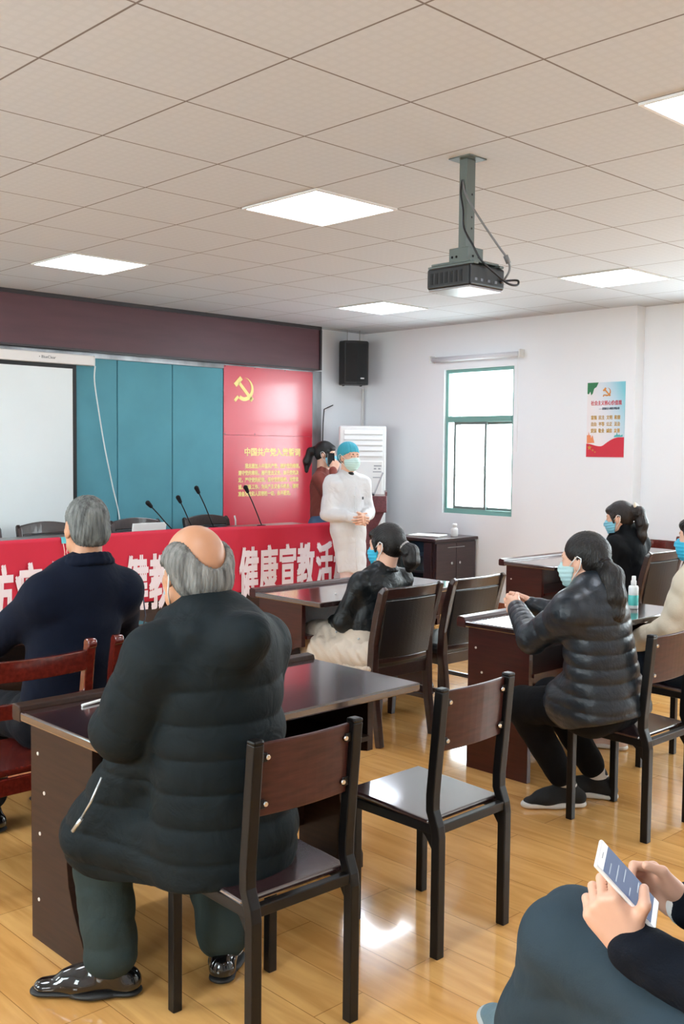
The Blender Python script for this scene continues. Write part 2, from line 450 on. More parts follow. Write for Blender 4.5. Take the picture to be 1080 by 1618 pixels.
def join_arrays(parts):
    Vs, Qs, o = [], [], 0
    for V, Q in parts: Vs.append(V); Qs.append(Q+o); o += len(V)
    return np.concatenate(Vs), np.concatenate(Qs)
def quads_obj(name, VQ, m, parent=None, origin=None):
    V, Q = VQ; V = V-np.array(origin if origin is not None else (0, 0, 0))
    me = bpy.data.meshes.new(name); me.vertices.add(len(V)); me.vertices.foreach_set('co', V.astype(np.float32).ravel())
    me.loops.add(len(Q)*4); me.loops.foreach_set('vertex_index', Q.astype(np.int32).ravel())
    me.polygons.add(len(Q)); me.polygons.foreach_set('loop_start', np.arange(len(Q), dtype=np.int32)*4)
    me.polygons.foreach_set('use_smooth', np.ones(len(Q), bool)); me.update(calc_edges=True); me.validate()
    me.materials.append(m)
    return link(bpy.data.objects.new(name, me), parent)
def folds(amp, wl, seed=0, dirs=4):
    """cloth wrinkles: a few warped waves"""
    rg = np.random.RandomState(seed); D = rg.normal(size=(dirs, 3)); D /= np.linalg.norm(D, axis=1)[:, None]; ph = rg.rand(dirs)*6
    def f(x, y, z):
        wv = .6*np.sin(7*x+ph[0])+.6*np.sin(8*y+ph[1])+.5*np.sin(6*z+ph[2]); s_ = 0
        for i in range(dirs):
            w_ = 2*PI/(wl*(.7+.6*rg_w[i])); s_ = s_+1-2*np.abs(np.sin(((x*D[i, 0]+y*D[i, 1]+z*D[i, 2])*w_+ph[i]+wv*1.6)*.5))**.8
        return amp*1.5*s_/dirs
    rg_w = rg.rand(dirs)
    return f
# ------------------------------------------------------------ room shell
def wall_x(name, x0, x1, y0, y1, z1, holes, m):
    b = MB(); xs = x0
    for a, c, lo, hi in sorted(holes):
        b.box((xs, y0, 0), (a, y1, z1)); b.box((a, y0, 0), (c, y1, lo)); b.box((a, y0, hi), (c, y1, z1)); xs = c
    b.box((xs, y0, 0), (x1, y1, z1))
    return struct(b.build(name, m))
struct(MB().box((X0-.2, Y0-.25, -.06), (X1+.2, 6.9, 0)).build('floor', floor_material()))
struct(MB().box((X0-.2, Y0-.25, CEIL), (X1+.2, 6.9, CEIL+.05)).build('ceiling', ceiling_material()))
wall_x('wall_window', X0, -1.52, 6.5, 6.78, CEIL, WIN_FAR[:1], WALL)
wall_x('wall_right', -1.52, X1, 6.64, 6.88, CEIL, WIN_FAR[1:], WALL)
wall_x('wall_near', X0, X1, Y0-.24, Y0, CEIL, WIN_NEAR, WALL)
struct(MB().box((X1, Y0-.24, 0), (X1+.2, 6.88, CEIL)).build('wall_back', WALL))
struct(MB().box((X0-.2, Y0-.24, 0), (X0, 6.88, CEIL)).build('wall_stage', WALL))
SKIRT = wood('skirting_red', '8A4A33', .3, .3)
b = MB(); b.box((X0, 6.485, 0), (-1.52, 6.5, .1)); b.box((-1.52, 6.625, 0), (X1, 6.64, .1)); struct(b.build('baseboard_window', SKIRT))

# windows: green aluminium frames with sliding sashes
ALU = mat('green_aluminium', '74A098', .4, spec=.5)
ALU2 = mat('bronze_sash', '6F7B78', .4)
for i, (x0, x1, z0, z1) in enumerate(WIN_FAR+WIN_NEAR):
    yf = 6.53 if i == 0 else (6.67 if i < 4 else Y0-.09)
    f = MB(); t = .036; zt = z0+.655*(z1-z0)
    f.box((x0, yf, z0), (x1, yf+.07, z0+.05)); f.box((x0, yf, z1-t), (x1, yf+.07, z1)); f.box((x0, yf, z0+.05), (x0+t, yf+.07, z1-t)); f.box((x1-t, yf, z0+.05), (x1, yf+.07, z1-t))
    f.box((x0+t, yf-.005, zt-.03), (x1-t, yf+.07, zt+.03))
    wo = struct(f.build('window_%d' % (i+1), ALU, bevel=.004)); wo.name = 'window_%d' % (i+1)
    xm = x0+(x1-x0)*.585; wl = x0+(x1-x0)*.12
    for a, c, dy in ((wl, xm+.01, .012), (xm-.022, x1-t, .042)):
        s = MB(); r = .026
        s.box((a, yf+dy, z0+.05), (a+r, yf+dy+.022, zt-.03)); s.box((c-r, yf+dy, z0+.05), (c, yf+dy+.022, zt-.03))
        s.box((a+r, yf+dy, z0+.05), (c-r, yf+dy+.022, z0+.05+r)); s.box((a+r, yf+dy, zt-.03-r), (c-r, yf+dy+.022, zt-.03))
        so = s.build('sash', ALU2, wo)
        MB().box((a+r, yf+dy+.009, z0+.05+r), (c-r, yf+dy+.013, zt-.03-r)).build('pane', GLASS, so)
    MB().box((xm-.012, yf+.002, z0+.42), (xm+.004, yf+.013, z0+.5), .003).build('latch', ALU2, wo)
    MB().box((x0+t, yf+.03, zt+.03), (x1-t, yf+.034, z1-t)).build('pane', GLASS, wo)
# roller blind tube over the far window
bl = thing('roller_blind', 'white rolled-up roller blind on the wall above the window', 'blind', (-3.31, 6.5, 2.56))
MB().cyl((-.55, -.05, 0), (.56, -.05, 0), .026, seg=20).build('tube', mat('blind_fabric', 'D5D6DC', .6), bl)
for sx in (-.57, .575):
    MB().box((sx-.008, -.08, -.03), (sx+.008, 0, .045), .003).build('bracket', WHITE_PL, bl)
MB().tube([(.55, -.06, -.02), (.552, -.05, -.5), (.55, -.05, -.95)], .002).build('cord', WHITE_PL, bl)

# ceiling lights
LIGHT = mat('light_diffuser', 'E8F1FF', .4, emit=PANEL_STRENGTH)
def panel(name_label, x, y, group=None):
    t = thing('ceiling_light', name_label, 'ceiling light', (x, y, CEIL), 0, group)
    f = MB(); a = .298; c = .282
    for lo, hi in (((-a, -a), (a, -c)), ((-a, c), (a, a)), ((-a, -c), (-c, c)), ((c, -c), (a, c))): f.box((*lo, -.01), (*hi, 0))
    f.build('frame', WHITE_PL, t); MB().box((-c, -c, -.006), (c, c, -.001)).build('diffuser', LIGHT, t)
panel('square white ceiling light between projector and left ceiling edge, largest fully visible', -.885, 2.1)
panel('square white ceiling light above the dark red fascia at far left', -3.3, 2.1)
panel('square white ceiling light cut off by the right edge near the ceiling top', 1.5, 2.1)
panel('square white ceiling light farthest away, in front of the black loudspeaker', -3.3, 5.1)
panel('square white ceiling light right of the projector towards the window wall', -.9, 5.1)
for x, y in ((1.5, 5.1), (3.9, 2.1), (3.9, 5.1), (-3.3, -.9), (-.9, -.9), (1.5, -.9), (3.9, -.9)):
    panel('square white ceiling light outside the camera view', x, y, 'ceiling lights out of view')

# ------------------------------------------------------------ stage wall
FASC = mat('maroon_panel', '4F2C33', .45, var=.12, vscale=3, stretch=(1, .6, 5), bump=.05, bscale=60)
b = MB(); b.box((X0, -.3, 2.468), (-4.80, 5.70, CEIL-.035))
struct(b.build('trim_1', FASC))
b = MB(); b.box((X0, -.3, CEIL-.035), (-4.785, 5.72, CEIL)); b.box((X0, 5.70, 2.455), (-4.785, 5.725, CEIL-.035)); b.box((-4.93, -.3, 2.452), (-4.79, 5.70, 2.468)); struct(b.build('trim_2', mat('fascia_edge', '2B2326', .4)))
STEEL = mat('brushed_steel', '8E8F92', .28, .85, var=.35, vscale=2, stretch=(1, 3, 1))
b = MB(); b.box((X0, -.3, 2.405), (-4.90, 5.70, 2.452)); b.box((X0, 5.70, 0), (-4.90, 5.83, 2.455)); struct(b.build('trim_3', STEEL, bevel=.003))
TEAL = mat('teal_fabric_panel', '5796A4', .85, var=.06, vscale=3, bump=.1, bscale=400)
seams = [-.3, .31, .91, 1.51, 2.11, 2.70, 3.306, 3.906, 4.512]
pn = MB()
for a, c in zip(seams, seams[1:]): pn.box((X0, a+.004, 0), (-4.905, c-.004, 2.405), .004, 1)
struct(pn.build('wall_panelling', TEAL))

# oath poster
RED = mat('poster_red', 'D21C3B', .3, spec=.8, coat=.3)
GOLD = mat('poster_gold', 'FAE48C', .4)
glossy(RED, 1.6)
po = thing('wall_poster', 'large red poster with yellow hammer and sickle and yellow oath text', 'poster', (-4.905, 5.105, .62))
MB().box((0, -.593, 0), (.006, .593, 1.13), .001, 1).build('lower_sheet', RED, po)
MB().box((0, -.593, 1.132), (.006, .593, 1.82), .001, 1).build('upper_sheet', RED, po)
def emblem(m, parent, s, loc, name='emblem', rot=(0, 0, 0)):
    # hammer and sickle, drawn in (y, z) and given thickness in x
    b = MB(); pr = []
    n = 26; R = 1.0
    for i in range(n+1):                                  # blade, outer edge
        a = math.radians(-128+ (i/n)*215); pr.append((.02+R*math.cos(a), .02+R*math.sin(a)))
    for i in range(n+1):
        t = 1-i/n; a = math.radians(-128+t*215); k = 1-.33*math.sin(min(1, (1-t)*1.15)*PI/2)*(1 if t < .97 else .2); pr.append((.02-.05*math.sin(t*PI)+R*k*math.cos(a), .02+R*k*math.sin(a)))
    quads = [(pr[i], pr[i+1], pr[2*n+1-i-1], pr[2*n+1-i]) for i in range(n)]
    for q in quads: b.prism(q, 0, 0, .35)
    def bar(p, q, w_):
        d = Vector((q[0]-p[0], q[1]-p[1])).normalized(); o = Vector((-d.y, d.x))*w_
        b.prism([(p[0]+o.x, p[1]+o.y), (q[0]+o.x, q[1]+o.y), (q[0]-o.x, q[1]-o.y), (p[0]-o.x, p[1]-o.y)], 0, .05, .45)
    bar((-.55, .55), (.78, -.78), .15)                    # hammer shaft
    bar((-.98, .32), (-.30, .98), .2)                     # hammer head
    bar((-.64, -.60), (-1.02, -1.0), .13)                 # sickle grip
    bar((.68, -.68), (.9, -.9), .19)
    o = b.build(name, m, parent); o.location = loc; o.scale = (.004/.45, s, s); o.rotation_euler = rot
    return o
emblem(GOLD, po, .118, (.006, -.34, 1.59))
text_mesh('heading', '中国共产党入党誓词', .087, GOLD, po, (.0065, -.335, .93), FACE_PX, .97, .0035)
ADV = text_advance(.052)
for k, ln in enumerate(('　　我志愿加入中国共产党，拥护党的纲领，', '遵守党的章程，履行党员义务，执行党的决', '定，严守党的纪律，保守党的秘密，对党忠', '诚，积极工作，为共产主义奋斗终身，随时', '准备为党和人民牺牲一切，永不叛党。')):
    st = 0
    for i_, c_ in enumerate(ln+'，'):
        if c_ in '，。':
            ph_ = ln[st:i_+1]; lead = len(ph_)-len(ph_.lstrip('　')); ph_ = ph_.lstrip('　')
            if ph_.strip('，。'): text_mesh('oath_phrase', ph_, .052, GOLD, po, (.0065, -.41+(st+lead)*ADV*.82, .80-k*.071), FACE_PX, .82, .0022)
            st = i_+1
for y, z in ((-.58, 1.81), (-.2, 1.81), (.2, 1.81), (.58, 1.81), (-.58, 1.14), (-.2, 1.145)):
    MB().ball((.008, y, z), .006, seg=8).build('stud', CHROME, po)

# projection screen
sc = thing('projection_screen', 'white roll-down projection screen with black border hanging over teal panels', 'projection screen', (-4.86, 1.9, 2.33))
MB().box((-.035, -1.16, 0), (.045, 1.12, .088), .008).build('housing', mat('screen_housing', 'DEDAD6', .4), sc)
MB().box((-.036, 1.1201, -.002), (.046, 1.128, .09), .004).build('end_cap', WHITE_PL, sc)
SCRW = mat('screen_cloth', 'DFE6E6', .8, var=.03, vscale=1.5)
MB().box((0, -1.1, -1.52), (.003, .928, -.035)).build('screen_sheet', SCRW, sc)
b = MB(); b.box((-.001, .928, -1.54), (.004, .965, .01)); b.box((-.001, -1.14, -1.54), (.004, -1.1, .01)); b.box((-.001, -1.1, -.035), (.004, .928, .01)); b.build('black_border', mat('screen_black', '141416', .6), sc)
MB().cyl((.001, -1.14, -1.55), (.001, .965, -1.55), .014).build('bottom_bar', WHITE_PL, sc)
text_mesh('maker_mark', '• BlueClear', .034, mat('print_grey', '4A4A4C', .5), sc, (.0455, .59, .036), FACE_PX, 1)
tag(MB().tube(curve_pts([(-4.83, 3.035, 2.33), (-4.86, 3.045, 2.2), (-4.87, 3.09, 1.95), (-4.88, 3.16, 1.6), (-4.88, 3.24, 1.25), (-4.87, 3.31, .9), (-4.87, 3.31, .3)]), .0065).build('screen_cable', mat('cable_white', 'D9DEDD', .5)), 'white cable hanging from the projection screen across the teal panels', 'cable')

# wall loudspeaker
ls = thing('wall_loudspeaker', 'black loudspeaker mounted high on the white wall in the corner', 'loudspeaker', (-4.74, 6.15, 2.32), math.radians(62))
BK = mat('speaker_cabinet', '17171A', .5); GR = mat('speaker_grille', '0E0E10', .75, bump=.3, bscale=500)
pr = [(-.13, .12), (.13, .12), (.165, -.02), (.13, -.11), (0, -.135), (-.13, -.11), (-.165, -.02)]
MB().prism(pr, 2, .0, .47).build('cabinet', BK, ls, bevel=.012)
MB().prism([(-.12, -.112), (.12, -.112), (.115, -.122), (0, -.145), (-.115, -.122)], 2, .03, .44).build('grille', GR, ls)
MB().box((.04, -.146, .06), (.08, -.13, .072)).build('badge', mat('badge_silver', 'C9CBCE', .3, .6), ls)
for x in (-.1, .1): MB().box((x-.008, .02, -.01), (x+.008, .07, 0), .002).build('foot', BK, ls)
b = MB(); b.box((-.02, .12, .2), (.02, .24, .26)); b.build('bracket', BK, ls)
for x in (-.07, .07): MB().box((x-.003, .0, .47), (x+.003, .008, CEIL-2.32)).build('hanger_strap', mat('strap_grey', '9A9794', .5), ls)
tag(MB().tube([(-4.9, 6.0, 2.1), (-4.89, 5.86, 2.05), (-4.888, 5.845, 1.9), (-4.89, 5.84, 1.6), (-4.89, 5.84, 1.2)], .006).build('wall_cable', BLACKMETAL), 'thin black cable with a loop down the steel trim beside the red poster', 'cable')
tag(MB().box((-4.925, 6.46, .1), (-4.9, 6.485, 2.3), .003).build('cable_trunking', mat('trunking', 'DAD8D6', .5)), 'thin white cable trunking in the room corner below the loudspeaker', 'cable trunking')

# poster on the right
pv = thing('values_poster', 'small pastel poster with red wave and gold characters on white wall', 'poster', (-1.81, 6.499, 1.57))
W2 = .195
m = bpy.data.materials.new('poster_pastel'); m.use_nodes = True; nt = m.node_tree; bb = nt.nodes['Principled BSDF']; bb.inputs['Roughness'].default_value = .35
tc = N(nt, 'ShaderNodeTexCoord'); sx = N(nt, 'ShaderNodeSeparateXYZ'); nt.links.new(tc.outputs['Object'], sx.inputs[0])
fac = math_node(nt, 'ADD', math_node(nt, 'MULTIPLY', sx.outputs[0], 1.6), math_node(nt, 'MULTIPLY', sx.outputs[2], .55))
rp = N(nt, 'ShaderNodeValToRGB'); nt.links.new(fac, rp.inputs[0]); e = rp.color_ramp.elements
e[0].position = 0; e[0].color = (*hx('E9E3E4'), 1); e[1].position = .62; e[1].color = (*hx('7CC6D4'), 1); q = e.new(.22); q.color = (*hx('DCE0E6'), 1); q = e.new(.42); q.color = (*hx('BFD6E2'), 1)
nt.links.new(rp.outputs[0], bb.inputs['Base Color'])
MB().box((-W2, -.004, 0), (W2, 0, .68)).build('sheet', m, pv)
PR = mat('print_red', 'CE2A3E', .35); PG = mat('print_gold', 'C79A3C', .4); PGr = mat('print_green', '2E7A4E', .5); PK = mat('print_dark', '3A4A5C', .5); POr = mat('print_orange', 'E58A5A', .5); PTl = mat('print_teal', '4FB0B4', .5)
def flat(name, pts, m, parent, y0=-.0055, y1=-.004):
    return MB().prism(pts, 1, y0, y1).build(name, m, parent)
def wave(x): return .11+.012*math.cos((x+W2)*22) if x < -.02 else .105+.075*math.sin(min(1, (x+.02)/.17)*PI/2)
flat('red_wave', [(-W2, 0), (W2, 0)]+[(W2-i*.0195, wave(W2-i*.0195)) for i in range(21)], PR, pv)
flat('green_leaves', [(-W2, .68), (-.08, .68), (-.1, .64), (-.125, .625), (-.14, .58), (-.155, .565), (-.165, .60), (-.18, .575), (-W2, .58)], PGr, pv)
o = emblem(mat('print_amber', 'D98A3A', .4), pv, .038, (.01, -.0045, .59), 'emblem', (0, 0, -PI/2))
text_mesh('heading', '社会主义核心价值观', .046, PR, pv, (-.155, -.005, .475), (PI/2, 0, .0), .77, .001)
text_mesh('subheading', '——富强民主 和谐文明友善', .024, PK, pv, (-.07, -.005, .432), FACE_MY, .72, .0006)
for r_, ws in enumerate((('富强', '民主', '文明', '和谐'), ('自由', '平等', '公正', '法治'), ('爱国', '敬业', '诚信', '友善'))):
    for c_, wd in enumerate(ws): text_mesh('value_word', wd, .041, PG, pv, (-.152+c_*.081, -.005, .345-r_*.06), FACE_MY, .75, .0012)
flat('orange_skyline', [(-.19, .125), (-.19, .2), (-.175, .2), (-.172, .23), (-.165, .2), (-.15, .2), (-.145, .17), (-.13, .2), (-.12, .16), (-.11, .13)], POr, pv)
flat('teal_skyline', [(.09, .18), (.1, .2), (.115, .2), (.12, .225), (.13, .2), (.15, .205), (.155, .195), (.18, .205), (.18, .185)], PTl, pv)
def star(cx, cz, r): return [(cx+(r if i % 2 == 0 else r*.4)*math.sin(i*PI/5), cz+(r if i % 2 == 0 else r*.4)*math.cos(i*PI/5)) for i in range(10)]
for cx, cz, r in ((-.16, .085, .026), (-.125, .062, .013), (-.1, .045, .01)): flat('star', star(cx, cz, r), PG, pv, -.0065, -.005)

# ------------------------------------------------------------ projector on its pole
pj_ = thing('ceiling_projector', 'black projector hanging from the ceiling on a grey pole', 'projector', (.28, 1.93, CEIL))
GM = mat('mount_grey', '5F6763', .5, .2); PB = mat('projector_black', '0A0B0E', .4)
MB().box((-.06, -.06, -.006), (.06, .06, 0)).build('ceiling_plate', GM, pj_)
MB().box((-.0225, -.03, -.40), (.0225, .03, -.006), .003).build('pole', GM, pj_)
MB().box((-.017, -.024, -.43), (.017, .024, -.2), .003).build('inner_pole', mat('mount_light', '7C847F', .45, .2), pj_)
for z in (-.16, -.21, -.26, -.31): MB().cyl((.0222, .008, z), (.0235, .008, z), .005, seg=10).build('bolt_hole', BLACKMETAL, pj_)
b = MB(); b.box((-.055, -.055, -.465), (.055, .055, -.40), .004); b.build('mount_bracket', GM, pj_)
for x, y in ((-.035, -.056), (-.01, -.056), (.056, -.02), (.056, .02)): MB().ball((x, y, -.44), .006, seg=8).build('bolt', BLACKMETAL, pj_)
b = MB(); b.box((-.12, -.1, -.478), (.11, .1, -.468), .003); b.build('mount_plate', GM, pj_)
for y in (-.1, .08): MB().box((-.14, y, -.49), (.13, y+.03, -.478), .003).build('arm', GM, pj_)
MB().box((-.125, -.125, -.585), (.125, .125, -.49), .012, 3).build('body', PB, pj_)
MB().box((-.118, -.118, -.592), (.118, .118, -.583), .004).build('base_cover', mat('projector_base', '9C9CA2', .3, .2), pj_)
MB().cyl((-.127, -.04, -.54), (-.14, -.04, -.54), .035, seg=24).build('lens', mat('lens', '1B1F2A', .08), pj_)
for y in (-.09, -.05, .0, .05): MB().box((.1245, y, -.562), (.1262, y+.016, -.550)).build('port', mat('port_grey', '6A6C72', .4, .4), pj_)
b = MB()
for k in range(7): b.box((-.1+k*.028, -.1262, -.565), (-.085+k*.028, -.1245, -.515))
b.build('vent', mat('vent_black', '08090B', .7), pj_)
CABK = mat('cable_black', '17171A', .45); CAGR = mat('cable_grey', '6E6F70', .5)
MB().tube(curve_pts([(.0, -.035, -.1), (.0, -.045, -.16), (.02, -.05, -.24), (.035, -.06, -.32), (.085, -.06, -.4), (.12, -.04, -.47), (.16, .02, -.53), (.18, .08, -.565), (.19, .13, -.565), (.17, .16, -.54), (.14, .13, -.54), (.127, .09, -.55)]), .005).build('cable', CABK, pj_)
MB().tube(curve_pts([(.0, -.035, -.1), (.02, -.03, -.17), (.07, .0, -.27), (.13, .06, -.39), (.155, .1, -.45), (.16, .11, -.5), (.127, .1, -.555)]), .005).build('cable', CAGR, pj_)
MB().cyl((.15, .092, -.435), (.158, .106, -.468), .011, seg=10).build('ferrite', CAGR, pj_)

# ------------------------------------------------------------ tower air conditioner
ac = thing('air_conditioner', 'tall white floor-standing air conditioner in the far corner', 'air conditioner', (-4.50, 6.06, 0), math.radians(47))
WP = mat('appliance_white', 'E9EAEA', .3)
MB().box((-.25, -.14, .04), (.25, .14, 1.87), .02, 3).build('body', WP, ac)
MB().box((-.24, -.13, 0), (.24, .13, .045), .004).build('base', mat('appliance_grey', 'B9BBBB', .5), ac)
MB().box((-.205, -.152, .08), (.215, -.13, 1.5), .01).build('front_panel', WP, ac)
for k in range(5):
    MB().box((-.2, -.156, 1.545+k*.058), (.21, -.135, 1.590+k*.058), .005, rot=Matrix.Rotation(-.25, 3, 'X')).build('louvre', WP, ac)
MB().box((-.04, -.1535, 1.14), (.025, -.152, 1.3)).build('display', mat('display_grey', 'B4B6B8', .3), ac)
b = MB(); b.box((.12, -.1535, 1.44), (.2, -.152, 1.455)); b.box((.12, -.1535, 1.41), (.145, -.152, 1.425)); b.box((.165, -.1535, 1.41), (.19, -.152, 1.425)); b.build('sticker', mat('sticker_grey', 'A2A6AA', .5), ac)
b = MB(); b.box((.11, -.1533, 1.32), (.2, -.152, 1.33)); b.box((.11, -.1533, 1.38), (.2, -.152, 1.39)); b.build('sticker', mat('sticker_grey', 'A2A6AA', .5), ac)

# ------------------------------------------------------------ cabinet below the window
cb = thing('equipment_cabinet', 'dark wooden equipment cabinet with open glazed front below the window', 'cabinet', (-3.53, 6.15, 0), 0)
CW = wood('cabinet_veneer', '352324', .28, .3)
b = MB(); b.box((-.3, -.29, .0), (-.27, .33, .72)); b.box((.22, -.29, 0), (.25, .33, .72)); b.box((-.27, .3, 0), (.22, .33, .72)); b.box((-.27, -.29, .0), (.22, .3, .06)); b.build('carcass', CW, cb)
MB().box((-.32, -.32, .72), (.28, .345, .75), .006).build('top', CW, cb)
for a, c in ((-.285, .015), (.02, .32)): 
    d = MB().box((.251, a, .07), (.268, c, .70), .003).build('door', CW, cb)
    MB().cyl((.268, (c-.07) if a < 0 else (a+.05), .5), (.274, (c-.07) if a < 0 else (a+.05), .5), .013, seg=14).build('lock', CHROME, d)
MB().box((.2685, -.12, .655), (.271, .14, .661)).build('trim_strip', CHROME, cb)
MB().box((.12, -.31, .06), (.22, -.29, .71), .003).build('door_stile', CW, cb)
MB().box((-.27, -.305, .06), (.12, -.3, .71)).build('glass_door', GLASS, cb)
am = tag(MB().box((-3.78, 5.9, .42), (-3.42, 6.3, .56), .005).build('amplifier', mat('amp_grey', '3F4A4C', .35, .5)), 'grey amplifier on the upper shelf inside the glazed cabinet', 'amplifier')
MB().box((-3.78, 5.86, .40), (-3.31, 6.4, .42)).build('shelf', CW, None)
bpy.data.objects['shelf'].parent = cb; bpy.data.objects['shelf'].location = -cb.location
a2 = tag(MB().box((-3.78, 5.9, .06), (-3.4, 6.3, .2), .005).build('amplifier', PB), 'black receiver at the bottom inside the glazed cabinet', 'receiver')
st = tag(MB().box((-3.75, 5.98, .752), (-3.42, 6.22, .763), .002, rot=Matrix.Rotation(.3, 3, 'Z')).build('paper_stack', PAPER), 'white sheets of paper lying on the dark equipment cabinet', 'papers')
tag(MB().lathe([(.034, 0), (.036, .004), (.036, .07), (.03, .085), (.018, .09), (.018, .10), (.024, .102), (.024, .125), (.02, .13)], (-3.36, 6.25, .751)).build('bottle', WHITE_PL), 'small white bottle standing on the dark equipment cabinet', 'bottle')
# ------------------------------------------------------------ desks
def desk(label, x, y, wd=1.28, dp=.62, m=DESK_R, straight=False, rz=PI/2):
    """local x to the sitter's right, local y away from the sitter; the sitter is at -y"""
    t = thing('training_desk', label, 'desk', (x, y, 0), rz); h = wd/2; fr = dp/2; tm = glossy(wood('desk_top_gloss', '332020', .13, 1.0), 2.0)
    MB().box((-h, -fr, .725), (h, fr-.055, .755), .006).build('desk_top', tm, t)
    MB().prism([(fr-.055, .72), (fr-.005, .72), (fr, .728), (fr, .765), (fr-.012, .776), (fr-.05, .772), (fr-.055, .757)], 0, -h, h).build('front_ledge', m, t, bevel=.004)
    f0 = fr-.045
    if straight: prof = [(f0, 0), (f0, .724), (-.12, .724), (-.12, 0)]
    else:
        prof = [(f0, 0), (f0, .724), (-.115, .724), (-.115, .47)]+[(-.115+.155*math.sin(a), .47-.16*(1-math.cos(a))) for a in (.3, .6, .9, 1.2, 1.57)]+[(.03, .24), (0, .17), (-.06, .075), (-.07, .055), (-.07, 0)]
    for sx in (-1, 1):
        a = sx*(h-.042); c = sx*(h-.072)
        p = MB().prism(prof, 0, min(a, c), max(a, c)).build('end_panel', m, t, bevel=.002)
        for yy, zz in ((f0-.05, .62), (f0-.09, .5), (-.02, .47), (f0-.06, .36), (f0-.05, .14)):
            MB().cyl((sx*(h-.0425), yy, zz), (sx*(h-.0395), yy, zz), .006, seg=10).build('screw_cap', mat('screw_cap', 'D8D2CC', .4), p)
    g = h-.072
    MB().box((-g, f0-.03, .09), (g, f0-.012, .724)).build('modesty_panel', m, t)
    MB().box((-g, -.13, .515), (g, f0-.03, .533)).build('shelf', m, t)
    MB().box((-g, .0, .44), (g, .016, .515)).build('shelf_rail', m, t)
    return t
desk('brown desk with white screw caps, nearest at the left beside the old man', .485, .44, 1.28, .63, DESK_D)
desk('desk under the sanitizer bottle, in front of the woman with clasped hands', .27, 2.90, 1.24, .60, DESK_R, True)
desk('glossy red-brown desk in front of the woman in the beige skirt', -1.20, 2.78, 1.30, .63)
desk('red-brown desk near the window wall beside the woman in the black coat', -1.36, 5.28, 1.16, .52, DESK_R, True)
desk('dark desk in front of the man in the navy jacket', -1.22, .42, 1.28, .58, DESK_D)
PAPER2 = mat('pale_green_paper', 'CFE0D3', .7)
tag(MB().box((-1.42, .1, .757), (-1.10, .52, .762)).build('paper_sheet', PAPER2), 'pale sheet of paper on the desk at the navy-jacket man\'s left elbow', 'paper')
b = MB(); b.tube([(.30, -.02, .760), (.27, .12, .763), (.26, .24, .767)], .005); b.ball((.262, .245, .771), .014, (1, 1.3, .7), 10); b.tube([(.262, .245, .775), (.25, .252, .80)], .004)
tag(b.build('earphones', WHITE_PL), 'white earphones with their wire lying on the nearest brown desk', 'earphones')

# ------------------------------------------------------------ metal-framed wooden chairs
def metal_chair(label, loc, rz):
    t = thing('stacking_chair', label, 'chair', loc, rz, None); r = .015
    for sx in (-1, 1):
        x = sx*.172
        lg = MB().box((x-r, .165-r, 0), (x+r, .165+r, .425), .003).build('front_leg', BLACKMETAL, t)
        p = MB().tube([(x, -.2, 0), (x, -.2, .39), (x, -.195, .42), (x, -.175, .47), (x, -.175, .52), (x, -.205, .855)], .0165, square=True, up=(1, 0, 0)).build('rear_post', BLACKMETAL, t, bevel=.003)
        MB().box((x-.017, -.222, .853), (x+.017, -.188, .866), .005).build('post_cap', BLACKMETAL, p)
        b = MB(); b.box((x-r+.001, -.185, .395), (x+r-.001, .15, .428), .003)
        b.prism([(-.185, .395), (-.185, .33), (-.15, .38), (-.13, .395)], 0, x-.004, x+.004); b.build('side_rail', BLACKMETAL, t)
    for y in (-.195, .165): MB().box((-.157, y-.013, .398), (.157, y+.013, .428), .003).build('cross_rail', BLACKMETAL, t)
    MB().box((-.185, -.168, .428), (.185, .20, .446), .006, rot=Matrix.Rotation(.04, 3, 'X')).build('seat', SEATWOOD, t)
    bm_ = MB(); n = 10; prof = []
    for i in range(n+1):
        x = -.156+.312*i/n; prof.append((x, -.012*math.cos(x/.156*PI/2)))
    outl = [(x, y-.182-.007) for x, y in prof]+[(x, y-.182+.007) for x, y in prof[::-1]]
    bm_.prism(outl, 2, .655, .852)
    br = bm_.build('backrest', wood('back_board', '42231F', .35, .08, .3, stretch=(2, 14, 14)), t, bevel=.004)
    for v in br.data.vertices: v.co.y -= (v.co.z-.655)*.075
    for sx in (-1, 1):
        for z in (.69, .815):
            b = MB(); x = sx*.135; yb = -.196-(z-.655)*.075
            b.cyl((x, yb+.002, z), (x, yb-.006, z), .009, .006, 10); b.build('bolt', CHROME, t)
            MB().box((min(x, sx*.158), yb-.002, z-.012), (max(x, sx*.158), yb+.004, z+.012), .002).build('back_lug', BLACKMETAL, t)
    return t
ch = metal_chair('black-framed wooden chair with the old man in the long dark coat sitting on it', (1.075, .095, 0), PI/2-.03)
dup(ch, (1.01, .88, 0), PI/2+.01, 'empty black-framed wooden chair with a bright shiny seat, in the middle')
dup(ch, (.965, 2.25, 0), PI/2-.01, 'black-framed wooden chair under the woman in the grey quilted jacket')
dup(ch, (.78, 3.15, 0), PI/2, 'black-framed wooden chair under the person in the cream hoodie')
dup(ch, (2.62, -.05, 0), PI/2, 'black-framed chair under the person holding a phone, mostly out of view')

